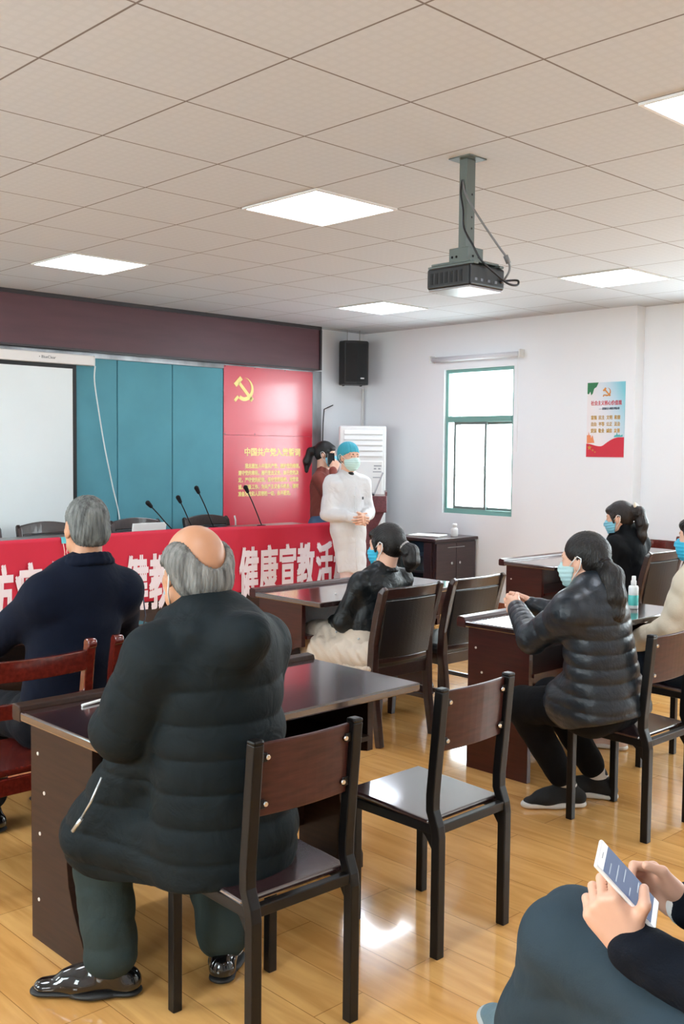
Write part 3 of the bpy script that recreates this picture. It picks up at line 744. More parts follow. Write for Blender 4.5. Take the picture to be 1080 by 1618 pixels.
# ------------------------------------------------------------ padded wooden chairs
def padded_chair(name, label, loc, rz, arch=0., hgt=.87, wd=.22, leather=LEATHER, frame=DARKWOOD):
    t = thing(name, label, 'chair', loc, rz); k = hgt/.87
    for sx in (-1, 1):
        pts = [(sx*wd*.97, -.25, 0), (sx*wd*.97, -.215, .22), (sx*wd, -.195, .42), (sx*wd, -.2, .56*k), (sx*wd*1.02, -.235, .72*k), (sx*wd*1.03, -.272, .845*k), (sx*wd*1.03, -.292, .872*k)]
        MB().tube(pts, [.019, .021, .024, .022, .021, .02, .014], square=True, up=(1, 0, 0)).build('rear_leg', frame, t, bevel=.006)
        MB().tube([(sx*(wd+.01), .19, .42), (sx*(wd+.01), .185, .25), (sx*(wd+.012), .195, 0)], [.025, .022, .017], square=True, up=(1, 0, 0)).build('front_leg', frame, t, bevel=.004)
        MB().box((sx*wd-.014, -.19, .36), (sx*wd+.014, .18, .425), .003).build('side_rail', frame, t)
        MB().box((sx*wd-.01, -.2, .19), (sx*wd+.01, .18, .215), .003).build('stretcher', frame, t)
    for y in (-.195, .185): MB().box((-wd+.01, y-.013, .36), (wd-.01, y+.013, .425), .003).build('cross_rail', frame, t)
    sd = SDF().box((0, 0, .445), (wd+.02, .215, .032), rd=.03).ell((0, 0, .455), (wd*.9, .19, .035), k=.03)
    quads_obj('seat', sd.mesh(.009), leather, t)
    def rail(z0, z1, m, th, nm, w_, ar):
        b = MB(); n = 12
        def yy(z): return -.2-.072*max(0, (z/k-.56)/.31)
        for z in (z0, z1): pass
        P = []
        for i in range(n+1):
            x = -w_+2*w_*i/n; c = .018*math.cos(x/w_*PI/2); a_ = ar*(math.cos(x/w_*PI/2))
            P.append((x, c, a_))
        V = [[b.bm.verts.new((x, yy(z)-c+s*th, z+(a_ if z == z1 else 0))) for x, c, a_ in P] for z in (z0, z1) for s in (-1, 1)]
        for i in range(n):
            for A, B in ((0, 2), (3, 1), (2, 3), (1, 0)): b.bm.faces.new((V[A][i], V[A][i+1], V[B][i+1], V[B][i]))
        for i in (0, n): b.bm.faces.new((V[0][i], V[1][i], V[3][i], V[2][i]))
        return b.build(nm, m, t, bevel=.006)
    rail(.805*k, .868*k, frame, .013, 'top_rail', wd*1.02, arch)
    rail(.475*k, .803*k, leather, .019, 'backrest', wd*.93, 0)
    rail(.445*k, .475*k, frame, .012, 'lower_rail', wd*.97, 0)
    return t
pc = padded_chair('padded_chair', 'padded dark wooden chair with the woman in the beige skirt sitting on it', (-.755, 2.44, 0), PI/2)
dup(pc, (-.775, 3.04, 0), PI/2, 'empty padded dark wooden chair right of the woman in the beige skirt')
dup(pc, (-.68, 5.06, 0), PI/2, 'padded brown chair with the woman in the black coat sitting on it', None, (1, 1, 1.04))
dup(pc, (-.68, 5.66, 0), PI/2, 'empty padded chair at the right edge beside the woman in the black coat', None, (1, 1, 1.04))
hc = padded_chair('conference_chair', 'padded conference chair behind the banner, mostly cut off by the left picture edge', (-4.33, 1.77, 0), -PI/2, .03, .96, .235)
dup(hc, (-4.33, 2.43, 0), -PI/2, 'padded conference chair behind the banner, left of the grey-haired man\'s head')
dup(hc, (-4.33, 3.30, 0), -PI/2, 'padded conference chair behind the banner, right of the grey-haired man\'s head')
dup(hc, (-4.33, 4.08, 0), -PI/2, 'padded conference chair behind the banner, beside the red oath poster')

# ------------------------------------------------------------ glossy red ladder-back chairs
def ladder_chair(label, loc, rz, hw=.205):
    t = thing('ladder_back_chair', label, 'chair', loc, rz)
    for sx in (-1, 1):
        p = MB().tube([(sx*hw, -.2, 0), (sx*hw, -.19, .42), (sx*hw, -.195, .6), (sx*hw, -.225, .80), (sx*hw, -.24, .875)], [.019, .02, .02, .019, .018], square=True, up=(1, 0, 0)).build('rear_post', REDWOOD, t, bevel=.006)
        MB().cyl((sx*hw-.018, -.243, .878), (sx*hw+.018, -.243, .878), .021, seg=18).build('finial', REDWOOD, p, bevel=.004)
        MB().box((sx*hw-.019, .16, 0), (sx*hw+.019, .198, .42), .004).build('front_leg', REDWOOD, t)
        MB().box((sx*hw-.011, -.18, .36), (sx*hw+.011, .17, .42), .003).build('side_rail', REDWOOD, t)
    for y in (-.19, .18): MB().box((-hw+.015, y-.011, .36), (hw-.015, y+.011, .42), .003).build('cross_rail', REDWOOD, t)
    MB().box((-hw-.02, -.175, .42), (hw+.02, .215, .445), .008).build('seat', REDWOOD, t)
    for z0, z1, nm in ((.78, .855, 'top_rail'), (.645, .7, 'lower_rail')):
        b = MB(); n = 10; yy = -.21-(z0-.6)*.11; pr = []
        for i in range(n+1):
            x = -hw+.012+(2*hw-.024)*i/n; pr.append((x, yy-.03*math.cos(x/hw*PI/2)))
        b.prism([(x, y-.01) for x, y in pr]+[(x, y+.01) for x, y in pr[::-1]], 2, z0, z1); b.build(nm, REDWOOD, t, bevel=.004)
    return t
lc = ladder_chair('glossy red ladder-back chair at the left picture edge behind the navy-jacket man', (-.33, .03, 0), PI/2)
dup(lc, (-.33, .555, 0), PI/2, 'glossy red ladder-back chair half hidden behind the old man\'s left shoulder')
dup(lc, (-1.24, 6.21, 0), PI, 'red ladder-back chair standing against the white wall at far right')

# ------------------------------------------------------------ dais table with banner, microphones
dt = thing('dais_table', 'long dark table behind the red banner', 'table', (-3.93, 2.9, 0), 0)
MB().box((-.30, -2.0, .875), (.30, 1.94, .905), .006).build('table_top', DARKWOOD, dt)
MB().box((.27, -1.98, .02), (.295, 1.92, .875)).build('front_panel', DARKWOOD, dt)
for y in (-1.97, -.02, 1.89): MB().box((-.28, y, 0), (.27, y+.03, .875)).build('end_panel', DARKWOOD, dt)
BAN = mat('banner_cloth', 'C82A42', .7, spec=.3, bump=.06, bscale=300)
V, F = [], []; ny, nz = 150, 22
for i in range(ny+1):
    for j in range(nz+1):
        t_ = i/ny; y = .95+t_*3.91; z = .942-.02*math.sin(t_*9)*.4-j/nz*.56; x = -3.622+.004*math.sin(y*9+z*3)+.003*math.sin(y*23-z*7)
        e_ = max(0, (y-4.56)/.3); y2 = y+e_*(.942-z)*.32; x += .012*e_*math.sin(z*30)
        V.append((x, y2, z))
for i in range(ny):
    for j in range(nz):
        a = i*(nz+1)+j; F.append((a, a+1, a+nz+2, a+nz+1))
i0 = len(V)
for i in range(ny+1):                                   # turned over the table's front edge
    t_ = i/ny; y = .95+t_*3.91; V.append((-3.66, y, .944-.008*math.sin(t_*9))); V.append((-3.76, y, .909))
for i in range(ny):
    a = i*(nz+1); F.append((a, a+nz+1, i0+2*i+2, i0+2*i)); F.append((i0+2*i, i0+2*i+2, i0+2*i+3, i0+2*i+1))
bn = mesh_obj('banner', V, F, BAN, None, True); md = bn.modifiers.new('thick', 'SOLIDIFY'); md.thickness = .0015; md.offset = 0
tag(bn, 'long red cloth banner with large white characters hung along the front table', 'banner')
BT = mat('banner_white', 'E8DDE3', .7)
def banner_char(c, y): 
    o = text_mesh('banner_character', c, .46, BT, bn, (-3.6120, y-.004, .372), FACE_PX, .455, .021, extrude=.0004)
    o.parent = bn; return o
for c, y in zip('防疫有我', (1.452, 1.674, 1.893, 2.113)): banner_char(c, y)
for c, y in zip('健教先行', (2.585, 2.803, 3.022, 3.242)): banner_char(c, y)
for c, y in zip('健康宣教活动', (3.71, 3.93, 4.15, 4.365, 4.595, 4.815)): banner_char(c, y)
cl = thing('binder_clip', 'turquoise binder clip holding the banner beside the grey-haired man\'s ear', 'clip', (-3.612, 2.06, .93))
MB().prism([(.008, -.035), (.012, -.035), (.004, .012), (-.022, .012), (-.04, -.035), (-.036, -.035), (-.02, .006), (.0, .006)], 1, -.028, .028).build('clip_body', mat('clip_teal', '4FB4BE', .35), cl)
MB().tube([(.012, -.018, -.03), (.018, -.008, -.10), (.02, -.012, -.118), (.02, 0, -.126), (.02, .012, -.118), (.018, .008, -.10), (.012, .018, -.03)], .0028).build('wire_handle', mat('clip_wire', 'E8C8BC', .3, .3), cl)
def microphone(label, base, tip):
    t = thing('gooseneck_microphone', label, 'microphone', base, 0); d = Vector(tip)-Vector(base)
    MB().lathe([(.045, 0), (.048, .01), (.04, .028), (.02, .032)]).build('base', BLACKMETAL, t)
    pts = [Vector((0, 0, .03)), Vector((0, 0, .03)).lerp(d, .1), Vector((d.x*.25, d.y*.3, d.z*.38)), Vector((d.x*.6, d.y*.64, d.z*.7)), d]
    MB().tube(pts, .0055).build('gooseneck', BLACKMETAL, t)
    e = (pts[-1]-pts[-2]).normalized(); sd = SDF().cone(d, d+e*.045, .015, .02)
    quads_obj('foam_head', sd.mesh(.004), mat('foam_black', '101114', .95), t)
microphone('gooseneck microphone leaning left, in front of the teal panels', (-3.82, 3.16, .905), (-3.80, 2.94, 1.135))
microphone('short thin gooseneck microphone between the two taller ones', (-4.02, 3.50, .905), (-4.02, 3.38, 1.15))
microphone('gooseneck microphone tallest in front of the teal panels, beside the red poster', (-3.88, 3.63, .905), (-3.88, 3.47, 1.235))
microphone('gooseneck microphone in front of the red poster', (-3.80, 4.10, .905), (-3.80, 3.94, 1.235))
tag(MB().box((-3.99, 2.88, .907), (-3.97, 3.2, .985), rot=Matrix.Rotation(.2, 3, 'Y')).build('name_card', PAPER), 'white card standing on the front table right of the grey-haired man', 'name card')
b = MB().tube([(-4.5, 4.34, .97), (-4.51, 4.36, .93), (-4.52, 4.37, .86)], .008)
tag(b.build('chair_ribbon', PAPER), 'white tie hanging from the corner of the chair beside the red poster', 'tie')

# ------------------------------------------------------------ lectern with laptop
le = thing('lectern', 'maroon lectern behind the woman in the white coat', 'lectern', (-3.37, 4.97, 0), math.radians(45))
LM = wood('lectern_maroon', '6B3A41', .35, .2)
MB().box((-.18, -.15, 0), (.18, .15, .1), .006).build('plinth', LM, le)
MB().prism([(-.16, .1), (.16, .1), (.12, .66), (.11, .95), (-.11, .95), (-.12, .66)], 1, -.11, .11).build('column', LM, le, bevel=.004)
MB().box((-.14, -.13, .69), (.14, .13, .76), .006).build('collar', LM, le)
MB().prism([(-.12, .92), (.12, .92), (.18, 1.05), (-.18, 1.05)], 1, -.13, .16).build('flare', LM, le)
MB().box((-.2, -.21, 1.05), (.2, .21, 1.2), .008).build('desk_box', LM, le)
b = MB(); b.box((.185, -.2, 1.2), (.2, .2, 1.235)); b.box((-.2, -.2, 1.2), (-.185, .2, 1.235)); b.build('lip', LM, le)
lp = thing('laptop', 'laptop with raised lid standing on the maroon lectern', 'laptop', (-3.385, 4.955, 1.2005), math.radians(-45))
MB().box((-.155, -.11, 0), (.155, .11, .014), .004).build('base', mat('laptop_dark', '2A2B2E', .4), lp)
MB().box((-.155, .105, .01), (.155, .113, .225), .003, rot=Matrix.Rotation(-.38, 3, 'X'), piv=(0, .11, .012)).build('lid', mat('laptop_lid', 'AEB4B8', .3, .5), lp)

# ------------------------------------------------------------ sanitizer bottle
sb = thing('sanitizer_bottle', 'white spray bottle with turquoise label on the desk behind the quilted jacket', 'bottle', (.37, 3.30, .7555))
MB().lathe([(.024, 0), (.027, .004), (.027, .115), (.024, .125), (.012, .13), (.012, .137)]).build('bottle_body', mat('bottle_white', 'E3E8E8', .3), sb)
MB().lathe([(.0272, .02), (.0276, .021), (.0276, .075), (.0272, .076)], seg=24).build('label', mat('label_turquoise', '5CC7C2', .4), sb)
MB().lathe([(.014, .132), (.015, .134), (.015, .152), (.011, .157), (.011, .178), (.008, .18)]).build('spray_cap', WHITE_PL, sb)
# ------------------------------------------------------------ people: helpers
def V3(*a): return np.array(a, float)
def unit(v): v = np.array(v, float); return v/np.linalg.norm(v)
class Head:
    """head-local frame: x right, y forward (face), z up; centre of the skull"""
    def __init__(s, c, fwd, upv=(0, 0, 1), sc=1.):
        s.c = V3(*c); s.R = rotm(fwd, upv); s.s = sc
    def w(s, x, y, z): return s.c+s.R @ (V3(x, y, z)*s.s)
    def d(s, x, y, z): return s.R @ V3(x, y, z)
    def el(s, S, p, r, k=.01, op='u', R=None): S.ell(s.w(*p), np.array(r, float)*s.s, s.R if R is None else s.R @ R, k, op)
    def co(s, S, a, b, r1, r2=None, k=.01, op='u', sq=None): S.cone(s.w(*a), s.w(*b), r1*s.s, (r1 if r2 is None else r2)*s.s, k, sq, op)
def rx(a): c, n = math.cos(a), math.sin(a); return np.array([[1, 0, 0], [0, c, -n], [0, n, c]])
def ry(a): c, n = math.cos(a), math.sin(a); return np.array([[c, 0, n], [0, 1, 0], [-n, 0, c]])
def rz_(a): c, n = math.cos(a), math.sin(a); return np.array([[c, -n, 0], [n, c, 0], [0, 0, 1]])
def head_sdf(H, neck, nr=.052):
    S = SDF()
    H.el(S, (0, -.012, .03), (.074, .094, .088))
    H.el(S, (0, .035, -.035), (.060, .056, .080), .035)
    H.co(S, (0, .066, -.098), (0, .06, -.09), .02, k=.03)
    H.co(S, (-.04, .045, -.075), (.04, .045, -.075), .022, k=.03)
    H.co(S, (-.036, .072, .022), (.036, .072, .022), .014, k=.02)
    for x in (-.034, .034):
        H.el(S, (x, .098, .003), (.017, .018, .012), .016, 's'); H.el(S, (x*.97, .074, .003), (.0125, .0125, .0115), .006)
        H.el(S, (x*1.15, .062, -.028), (.02, .018, .018), .025)
    H.co(S, (0, .088, .006), (0, .108, -.030), .008, .0125, .012); H.co(S, (-.012, .094, -.034), (.012, .094, -.034), .009, k=.01)
    H.co(S, (-.018, .087, -.060), (.018, .087, -.060), .008, k=.008); H.co(S, (-.016, .085, -.072), (.016, .085, -.072), .009, k=.008)
    for x in (-1, 1):
        E_ = rz_(x*-.35) @ rx(.12)
        H.el(S, (x*.077, -.008, -.004), (.0085, .021, .033), .008, 'u', E_); H.el(S, (x*.085, -.002, .002), (.006, .011, .018), .006, 's', E_)
        H.el(S, (x*.075, .002, -.032), (.007, .009, .010), .008)
    S.cone(H.w(0, -.022, -.045), neck, nr, nr*1.12, .03)
    return S
def hand_parts(w, f, n, t, curl=(.9, .9, .9, .9), thumb=(.6, .6, .35), thumb2=None, s=1., spread=.06, res=.003):
    w, f, n, t = V3(*w), unit(f), unit(n), unit(t); n = unit(n-f*(n @ f)); t = unit(t-f*(t @ f)-n*(t @ n))
    S = SDF(); S.cone(w-f*.05*s, w, .026*s, .025*s, .02, (n, .78))
    offs = (.031, .0105, -.010, -.029); kl = (.084, .089, .085, .076); lf = (.98, 1.08, 1.0, .8)
    for o, l in zip(offs, kl): S.cone(w+t*o*.55*s, w+(f*l+t*o)*s, .0155*s, .0115*s, .014)
    S.cone(w+(f*.02+t*.022+n*.008)*s, w+(f*.055+t*.03+n*.008)*s, .016*s, .013*s, .015)
    S.cone(w+(f*.02-t*.022+n*.006)*s, w+(f*.06-t*.028+n*.005)*s, .015*s, .012*s, .015)
    for i in range(4):
        p = w+(f*kl[i]+t*offs[i])*s; a = 0.; base = unit(f+t*spread*(1.2-i*.85))
        for L, r1, r2, m_ in ((.042, .0098, .0088, .85), (.026, .0088, .0078, 1.05), (.021, .0078, .0066, .7)):
            a += curl[i]*m_; d = base*math.cos(a)+n*math.sin(a); q = p+d*L*lf[i]*s; S.cone(p, q, r1*s, r2*s, .004); p = q
    p = w+(f*.028+t*.03+n*.008)*s; d = unit(f*thumb[0]+t*thumb[1]+n*thumb[2]); q = p+d*.043*s; S.cone(p, q, .0145*s, .0108*s, .012)
    d2 = unit(V3(*thumb2) if False else (f*thumb2[0]+t*thumb2[1]+n*thumb2[2])) if thumb2 is not None else unit(d+f*.5); S.cone(q, q+d2*.034*s, .0108*s, .0085*s, .005)
    return S.mesh(res)
def body_obj(J, H, hands, skin, parent, o, bulk=1., neck=None):
    """the person's continuous body under the clothes, with head and hands"""
    S = SDF(); f_ = J['face']
    S.cone(J['pelvis'], J['chest'], .125*bulk, .13*bulk, .05, (f_, .68)); S.cone(J['chest'], J['neck'], .10*bulk, .05, .05, (f_, .75)); S.cone(J['Ls'], J['Rs'], .05*bulk, .05*bulk, .05)
    for a in 'LR':
        S.chain([J[a+'s'], J[a+'el'], J[a+'wr']], [.042*bulk, .036*bulk, .025], .02)
        S.chain([J[a+'hip'], J[a+'kn'], J[a+'an']], [.075*bulk, .052, .036], .03)
        S.cone(J[a+'an']-V3(0, 0, .02), J[a+'an']*.5+J[a+'toe']*.5-V3(0, 0, .01), .026, .02, .02)
    parts = [S.mesh(.011), head_sdf(H, J['neck']).mesh(.0042)]+hands
    return quads_obj('body', join_arrays(parts), skin, parent, o)
def eyes(H, parent, o, brow=True):
    S = SDF()
    for x in (-.033, .033): H.el(S, (x, .0795, .003), (.0105, .008, .0055))
    quads_obj('eyes', S.mesh(.0018), mat('eye_dark', '221815', .15), parent, o)
    if brow:
        S = SDF()
        for x in (-1, 1): H.co(S, (x*.018, .089, .024), (x*.05, .077, .027), .0045, .003)
        quads_obj('eyebrows', S.mesh(.002), mat('brow_black', '1C1512', .8), parent, o)
def face_mask(H, parent, o, m=None, w=.073):
    S = SDF(); H.el(S, (0, .036, -.050), (w, .083, .077)); H.co(S, (0, .095, -.016), (0, .118, -.035), .012, .012, .02); H.co(S, (0, .09, -.1), (0, .08, -.11), .016, k=.02)
    S.cut(H.w(0, .10, -.006), H.d(0, -.25, 1), .006); S.cut(H.w(0, .022, -.05), H.d(0, -1, -.32), .006); S.cut(H.w(0, .06, -.122), H.d(0, .15, -1), .006)
    c = H.c; z = H.R[:, 2]
    def pleat(x, y, zz): return .0014*np.sin(((x-c[0])*z[0]+(y-c[1])*z[1]+(zz-c[2])*z[2])*2*PI/.019)
    mk = quads_obj('face_mask', S.mesh(.0032, pleat), m or MASK_B, parent, o)
    for x in (-1, 1):
        b = MB()
        b.tube([H.w(x*.062, .04, -.022)-o, H.w(x*.078, .02, -.004)-o, H.w(x*.087, -.012, .022)-o, H.w(x*.09, -.03, .012)-o, H.w(x*.09, -.03, .0)-o, H.w(x*.088, -.02, -.03)-o, H.w(x*.078, .005, -.055)-o, H.w(x*.058, .035, -.088)-o], .0022, 6); b.build('ear_loop', LOOP, mk)
    return mk
def strands(c, ax, n, amp):
    """fine hair grooves running round an axis"""
    ax = unit(ax); u = unit(np.cross(ax, (.3, .5, .8))); v = np.cross(ax, u)
    def f(x, y, z):
        a = (x-c[0])*u[0]+(y-c[1])*u[1]+(z-c[2])*u[2]; b = (x-c[0])*v[0]+(y-c[1])*v[1]+(z-c[2])*v[2]; l = (x-c[0])*ax[0]+(y-c[1])*ax[1]+(z-c[2])*ax[2]
        th = np.arctan2(b, a); return amp*(np.sin(th*n+8*l)+.6*np.sin(th*n*1.7+3-11*l))
    return f
def hair_long(H, m, parent, o, tie, tail, rad, front=.045, tiec=None, bangs=True, style='tail'):
    """swept-back hair gathered at tie, falling along tail"""
    S = SDF(); H.el(S, (0, -.018, .036), (.084, .101, .093)); H.el(S, (0, -.048, -.02), (.067, .058, .062), .03)
    H.el(S, (0, .125, -.045), (.11, .085, .088), .02, 's'); H.el(S, (0, .10, -.03), (.062, .05, .078), .02, 's')
    for x in (-1, 1): H.el(S, (x*.1, .02, -.035), (.035, .036, .045), .012, 's')
    H.el(S, (0, -.03, -.14), (.09, .075, .06), .03, 's')
    if bangs:
        H.el(S, (0, .056, .066), (.064, .038, .03), .02)
        for x in (-1, 1): H.co(S, (x*.070, .040, .03), (x*.074, .030, -.03), .012, .007, .015)
    q = [H.w(*tie)]+[H.w(*p) for p in tail]; S.chain([H.w(0, -.07, .035)]+q, [.05]+list(rad), .022)
    h = quads_obj('hair', S.mesh(.0042, strands(H.c, H.d(0, .75, -.5), 46, .0012)), m, parent, o)
    if tiec:
        a = H.w(*tie); d = unit(q[1]-q[0]); b = MB(); u = unit(np.cross(d, (.2, .3, .9))); v = np.cross(d, u); r = rad[0]*1.05
        b.tube([a-o+u*r*math.cos(t)+v*r*math.sin(t) for t in (2*PI*i/16 for i in range(17))], .009, 8); b.build('hair_tie', tiec, h)
    return h
def shoe(parent, o, an, toe, upm, solem, L=.26, wd=.046, name='shoe', lace=None, roll=0., tilt=0.):
    """a shoe whose ankle is at an, pointing to toe; sole under the ankle"""
    an = V3(*an); d = V3(*toe)-an; d[2] = 0; d = unit(d)*math.cos(tilt)+V3(0, 0, math.sin(tilt)); sd = np.cross(d, (0, 0, 1)); sd = unit(sd); u = np.cross(sd, d)
    b0 = an-u*.088; R = np.stack([sd, d, u], 1); q = lambda x, y, z: b0+R @ V3(x, y, z)
    S = SDF(); S.cone(q(0, -.045, .045), q(0, .0, .075), .036, .04, .02).cone(q(0, -.045, .035), q(0, .09, .04), .036, .042, .02, (u, .8)).cone(q(0, .09, .035), q(0, L-.095, .024), .042, .034, .03, (u, .62)).cone(q(0, 0, .075), q(0, .005, .105), .040, .041, .02)
    S.cone(q(0, .03, .075), q(0, .13, .045), .032, .025, .03)
    S.cut(q(0, 0, .008), -u, .004)
    up_ = quads_obj(name, S.mesh(.004), upm, parent, o)
    T = SDF(); T.cone(q(0, -.048, .011), q(0, .06, .011), .040, .041, .01, (u, .3 if lace is None else .55)).cone(q(0, .06, .011), q(0, L-.088, .011), .042, .039, .02, (u, .3 if lace is None else .55)); T.cut(q(0, 0, 0.), -u, .003); T.cut(q(0, 0, .024 if lace is None else .032), u, .003)
    quads_obj('sole', T.mesh(.0035), solem, up_, o)
    if lace is not None:
        b = MB()
        for k in range(4): b.tube([q(-.022, .045+k*.022, .083-k*.012)-o, q(0, .05+k*.022, .096-k*.013)-o, q(.022, .045+k*.022, .083-k*.012)-o], .0032, 6)
        b.build('laces', lace, up_)
    return up_
def trousers(J, m, parent, o, r=(.1, .085, .068), amp=.004, hem=.06, seed=3, name='trousers', k=.03, hipw=.14):
    S = SDF(); S.cone(J['Lhip'], J['Rhip'], hipw*.9, hipw*.9, .05)
    for a in 'LR':
        S.cone(J[a+'hip'], J[a+'kn'], r[0], r[1], .04); e = J[a+'an']+unit(J[a+'kn']-J[a+'an'])*hem; S.cone(J[a+'kn'], e, r[1]*.98, r[2], k)
    return quads_obj(name, S.mesh(.0075, folds(amp, .11, seed)), m, parent, o)
def mkJ(**k):
    d = {a: V3(*b) for a, b in k.items()}; return d
def zipper(parent, pts, o, m, r=.004, name='zip'):
    return MB().tube([V3(*p)-o for p in pts], r, 6).build(name, m, parent)
HAIRB = hair_material('hair_black', '0F0C0B', .36, .4)
CLOTHD = dict(spec=.15, bump=.15, bscale=350, wr=.3, wscale=7)
# ------------------------------------------------------------ elderly man in the long quilted coat
COAT = mat('coat_green_grey', '141C1F', .7, spec=.15, bump=.08, bscale=260, var=.1, vscale=4, wr=.32, wscale=10)
o = V3(1.0, .05, 0)
p1 = thing('person', 'elderly balding man in a long dark grey-green quilted coat, seated with his back turned', 'person', o)
J = mkJ(face=(-1, .05, 0), pelvis=(1.01, .04, .55), chest=(1.0, -.015, .98), neck=(.965, -.03, 1.135), Ls=(.985, -.185, 1.045), Rs=(.985, .165, 1.035), Lel=(.86, -.215, .83), Rel=(.87, .22, .83), Lwr=(.56, -.02, .815), Rwr=(.56, .14, .815),
        Lhip=(.99, -.06, .55), Rhip=(.99, .11, .55), Lkn=(.63, -.155, .475), Rkn=(.68, .19, .49), Lan=(.705, -.155, .09), Ran=(.83, .16, .09), Ltoe=(.585, -.285, .03), Rtoe=(.70, .29, .03))
H = Head((.915, -.015, 1.262), (-1, .12, -.12), sc=1.06)
hd = [hand_parts(J['Lwr'], (-.8, .6, .0), (0, 0, -1), (.6, .8, 0), (.4, .4, .45, .5)), hand_parts(J['Rwr'], (-.9, -.4, 0), (0, 0, -1), (-.4, .9, 0)*np.array([1, -1, 1]), (.4, .4, .45, .5))]
body_obj(J, H, hd, SKIN2, p1, o, .95)
S = SDF(); H.el(S, (0, -.02, .015), (.084, .101, .081)); H.el(S, (0, -.055, -.035), (.078, .064, .055), .03)
for x in (-1, 1): H.el(S, (x*.060, -.02, .02), (.032, .06, .05), .03)
H.el(S, (0, .10, .02), (.12, .085, .13), .02, 's'); H.el(S, (.004, -.035, .115), (.064, .11, .092), .012, 's'); H.el(S, (.004, -.085, .065), (.052, .07, .068), .02, 's')
for x in (-1, 1): H.el(S, (x*.098, .012, -.03), (.036, .034, .05), .012, 's')
H.el(S, (0, -.04, -.135), (.09, .08, .06), .02, 's')
quads_obj('hair', S.mesh(.004, strands(H.c, H.d(0, -.3, 1), 74, .0013)), hair_material('hair_grey', '6F6E6A', .65, .7, 90), p1, o)
face_mask(H, p1, o, None, .060)
# coat: quilted tubes, hood lying on the back, skirt over the thighs
S = SDF(); f_ = J['face']; Q = (.096, .0085, 0)
S.cone((1.005, .025, .46), (1.015, -.01, 1.02), .208, .186, .04, (f_, .80))
S.cone(J['chest']+V3(.02, 0, .02), J['neck']+V3(.02, 0, -.02), .15, .085, .06, (f_, .8))
S.cone(J['Ls'], J['Rs'], .088, .088, .05)
S.cone((.88, -.09, .82), (.645, -.165, .47), .10, .10, .06); S.cone((1.0, -.03, .52), (.66, -.16, .465), .135, .105, .05); S.cone((1.0, .10, .52), (.70, .18, .47), .13, .1, .05)
S.cone((1.0, -.02, .45), (.69, -.13, .405), .12, .08, .05); S.cone((1.06, .08, .535), (.95, .14, .52), .12, .12, .05)
S.ell((1.115, -.05, 1.075), (.088, .165, .085), rotm((-1, 0, -.5)), .035); S.ell((1.06, -.04, 1.12), (.095, .14, .06), I3, .03)
S.cone((.93, -.115, 1.135), (1.03, -.09, 1.15), .03, .035, .03); S.cone((.94, .06, 1.13), (1.03, .035, 1.15), .03, .035, .03)
S.cut((.9, 0, .392), (.16, 0, -1), .01)
for a in 'LR':
    S.cone(J[a+'s'], J[a+'el'], .093, .086, .016, None, 'u', (.12, .006, .03)); S.cone(J[a+'el'], J[a+'wr'], .085, .062, .016, None, 'u', (.12, .006, .0))
ct = quads_obj('coat', S.mesh(.0062, both(folds(.0025, .12, 5), quilt(.094, .010, .3, 1.03, (.06, -.05), [(J['Ls'], J['Lel'], .10), (J['Lel'], J['Lwr'], .10), (J['Rs'], J['Rel'], .10), (J['Rel'], J['Rwr'], .10)]))), COAT, p1, o)
ZM = mat('zip_metal', 'C9CFD2', .3, .8)
zipper(ct, [(.83, -.262, .70), (.81, -.285, .63), (.77, -.292, .575)], o, ZM, .0035, 'zip'); zipper(ct, [(.775, -.293, .578), (.74, -.3, .535)], o, ZM, .006, 'zip_pull')
TR1 = mat('trousers_green_grey', '2E3A3A', .75, **CLOTHD)
trousers(J, TR1, p1, o, (.075, .083, .076), .005, .035, 4, hipw=.09)
PAT = mat('patent_leather', '0D0D0F', .08, coat=.8)
shoe(p1, o, J['Lan'], J['Ltoe'], PAT, mat('sole_black', '141414', .5), .29); shoe(p1, o, J['Ran'], J['Rtoe'], PAT, mat('sole_black', '141414', .5), .29)

# ------------------------------------------------------------ grey-haired man in the navy jacket
NAVY = mat('navy_cloth', '0B1222', .85, var=.1, vscale=3, **CLOTHD)
o = V3(-.36, .31, 0)
p2 = thing('person', 'grey-haired man in a navy jacket seen from behind, sitting in front of the red banner', 'person', o)
J = mkJ(face=(-1, .05, 0), pelvis=(-.36, .30, .55), chest=(-.33, .315, 1.0), neck=(-.285, .335, 1.145), Ls=(-.30, .165, 1.035), Rs=(-.29, .495, 1.035), Lel=(-.55, .075, .84), Rel=(-.48, .62, .82), Lwr=(-.99, .18, .82), Rwr=(-.98, .5, .81),
        Lhip=(-.38, .20, .545), Rhip=(-.38, .40, .545), Lkn=(-.80, .16, .50), Rkn=(-.80, .45, .50), Lan=(-.78, .16, .09), Ran=(-.78, .45, .09), Ltoe=(-1.0, .12, .03), Rtoe=(-1.0, .48, .03))
H = Head((-.305, .345, 1.292), (-1, .16, -.06), sc=1.0)
hd = [hand_parts(J['Lwr'], (-1, .3, -.05), (0, 0, -1), (.3, 1, 0), (.35, .35, .4, .4)), hand_parts(J['Rwr'], (-1, -.3, -.05), (0, 0, -1), (.3, -1, 0), (.35, .35, .4, .4))]
body_obj(J, H, hd, SKIN2, p2, o)
S = SDF(); H.el(S, (0, -.016, .034), (.082, .100, .093)); H.el(S, (0, -.05, -.025), (.074, .066, .06), .03)
H.el(S, (0, .12, -.02), (.11, .078, .095), .015, 's')
for x in (-1, 1): H.el(S, (x*.096, .008, -.02), (.034, .034, .05), .012, 's')
H.el(S, (0, -.03, -.135), (.09, .085, .065), .02, 's')
quads_obj('hair', S.mesh(.004, strands(H.c, H.d(0, -.4, 1), 52, .0016)), hair_material('hair_salt_pepper', '5E615F', .65, .8, 60), p2, o)
S = SDF(); f_ = J['face']
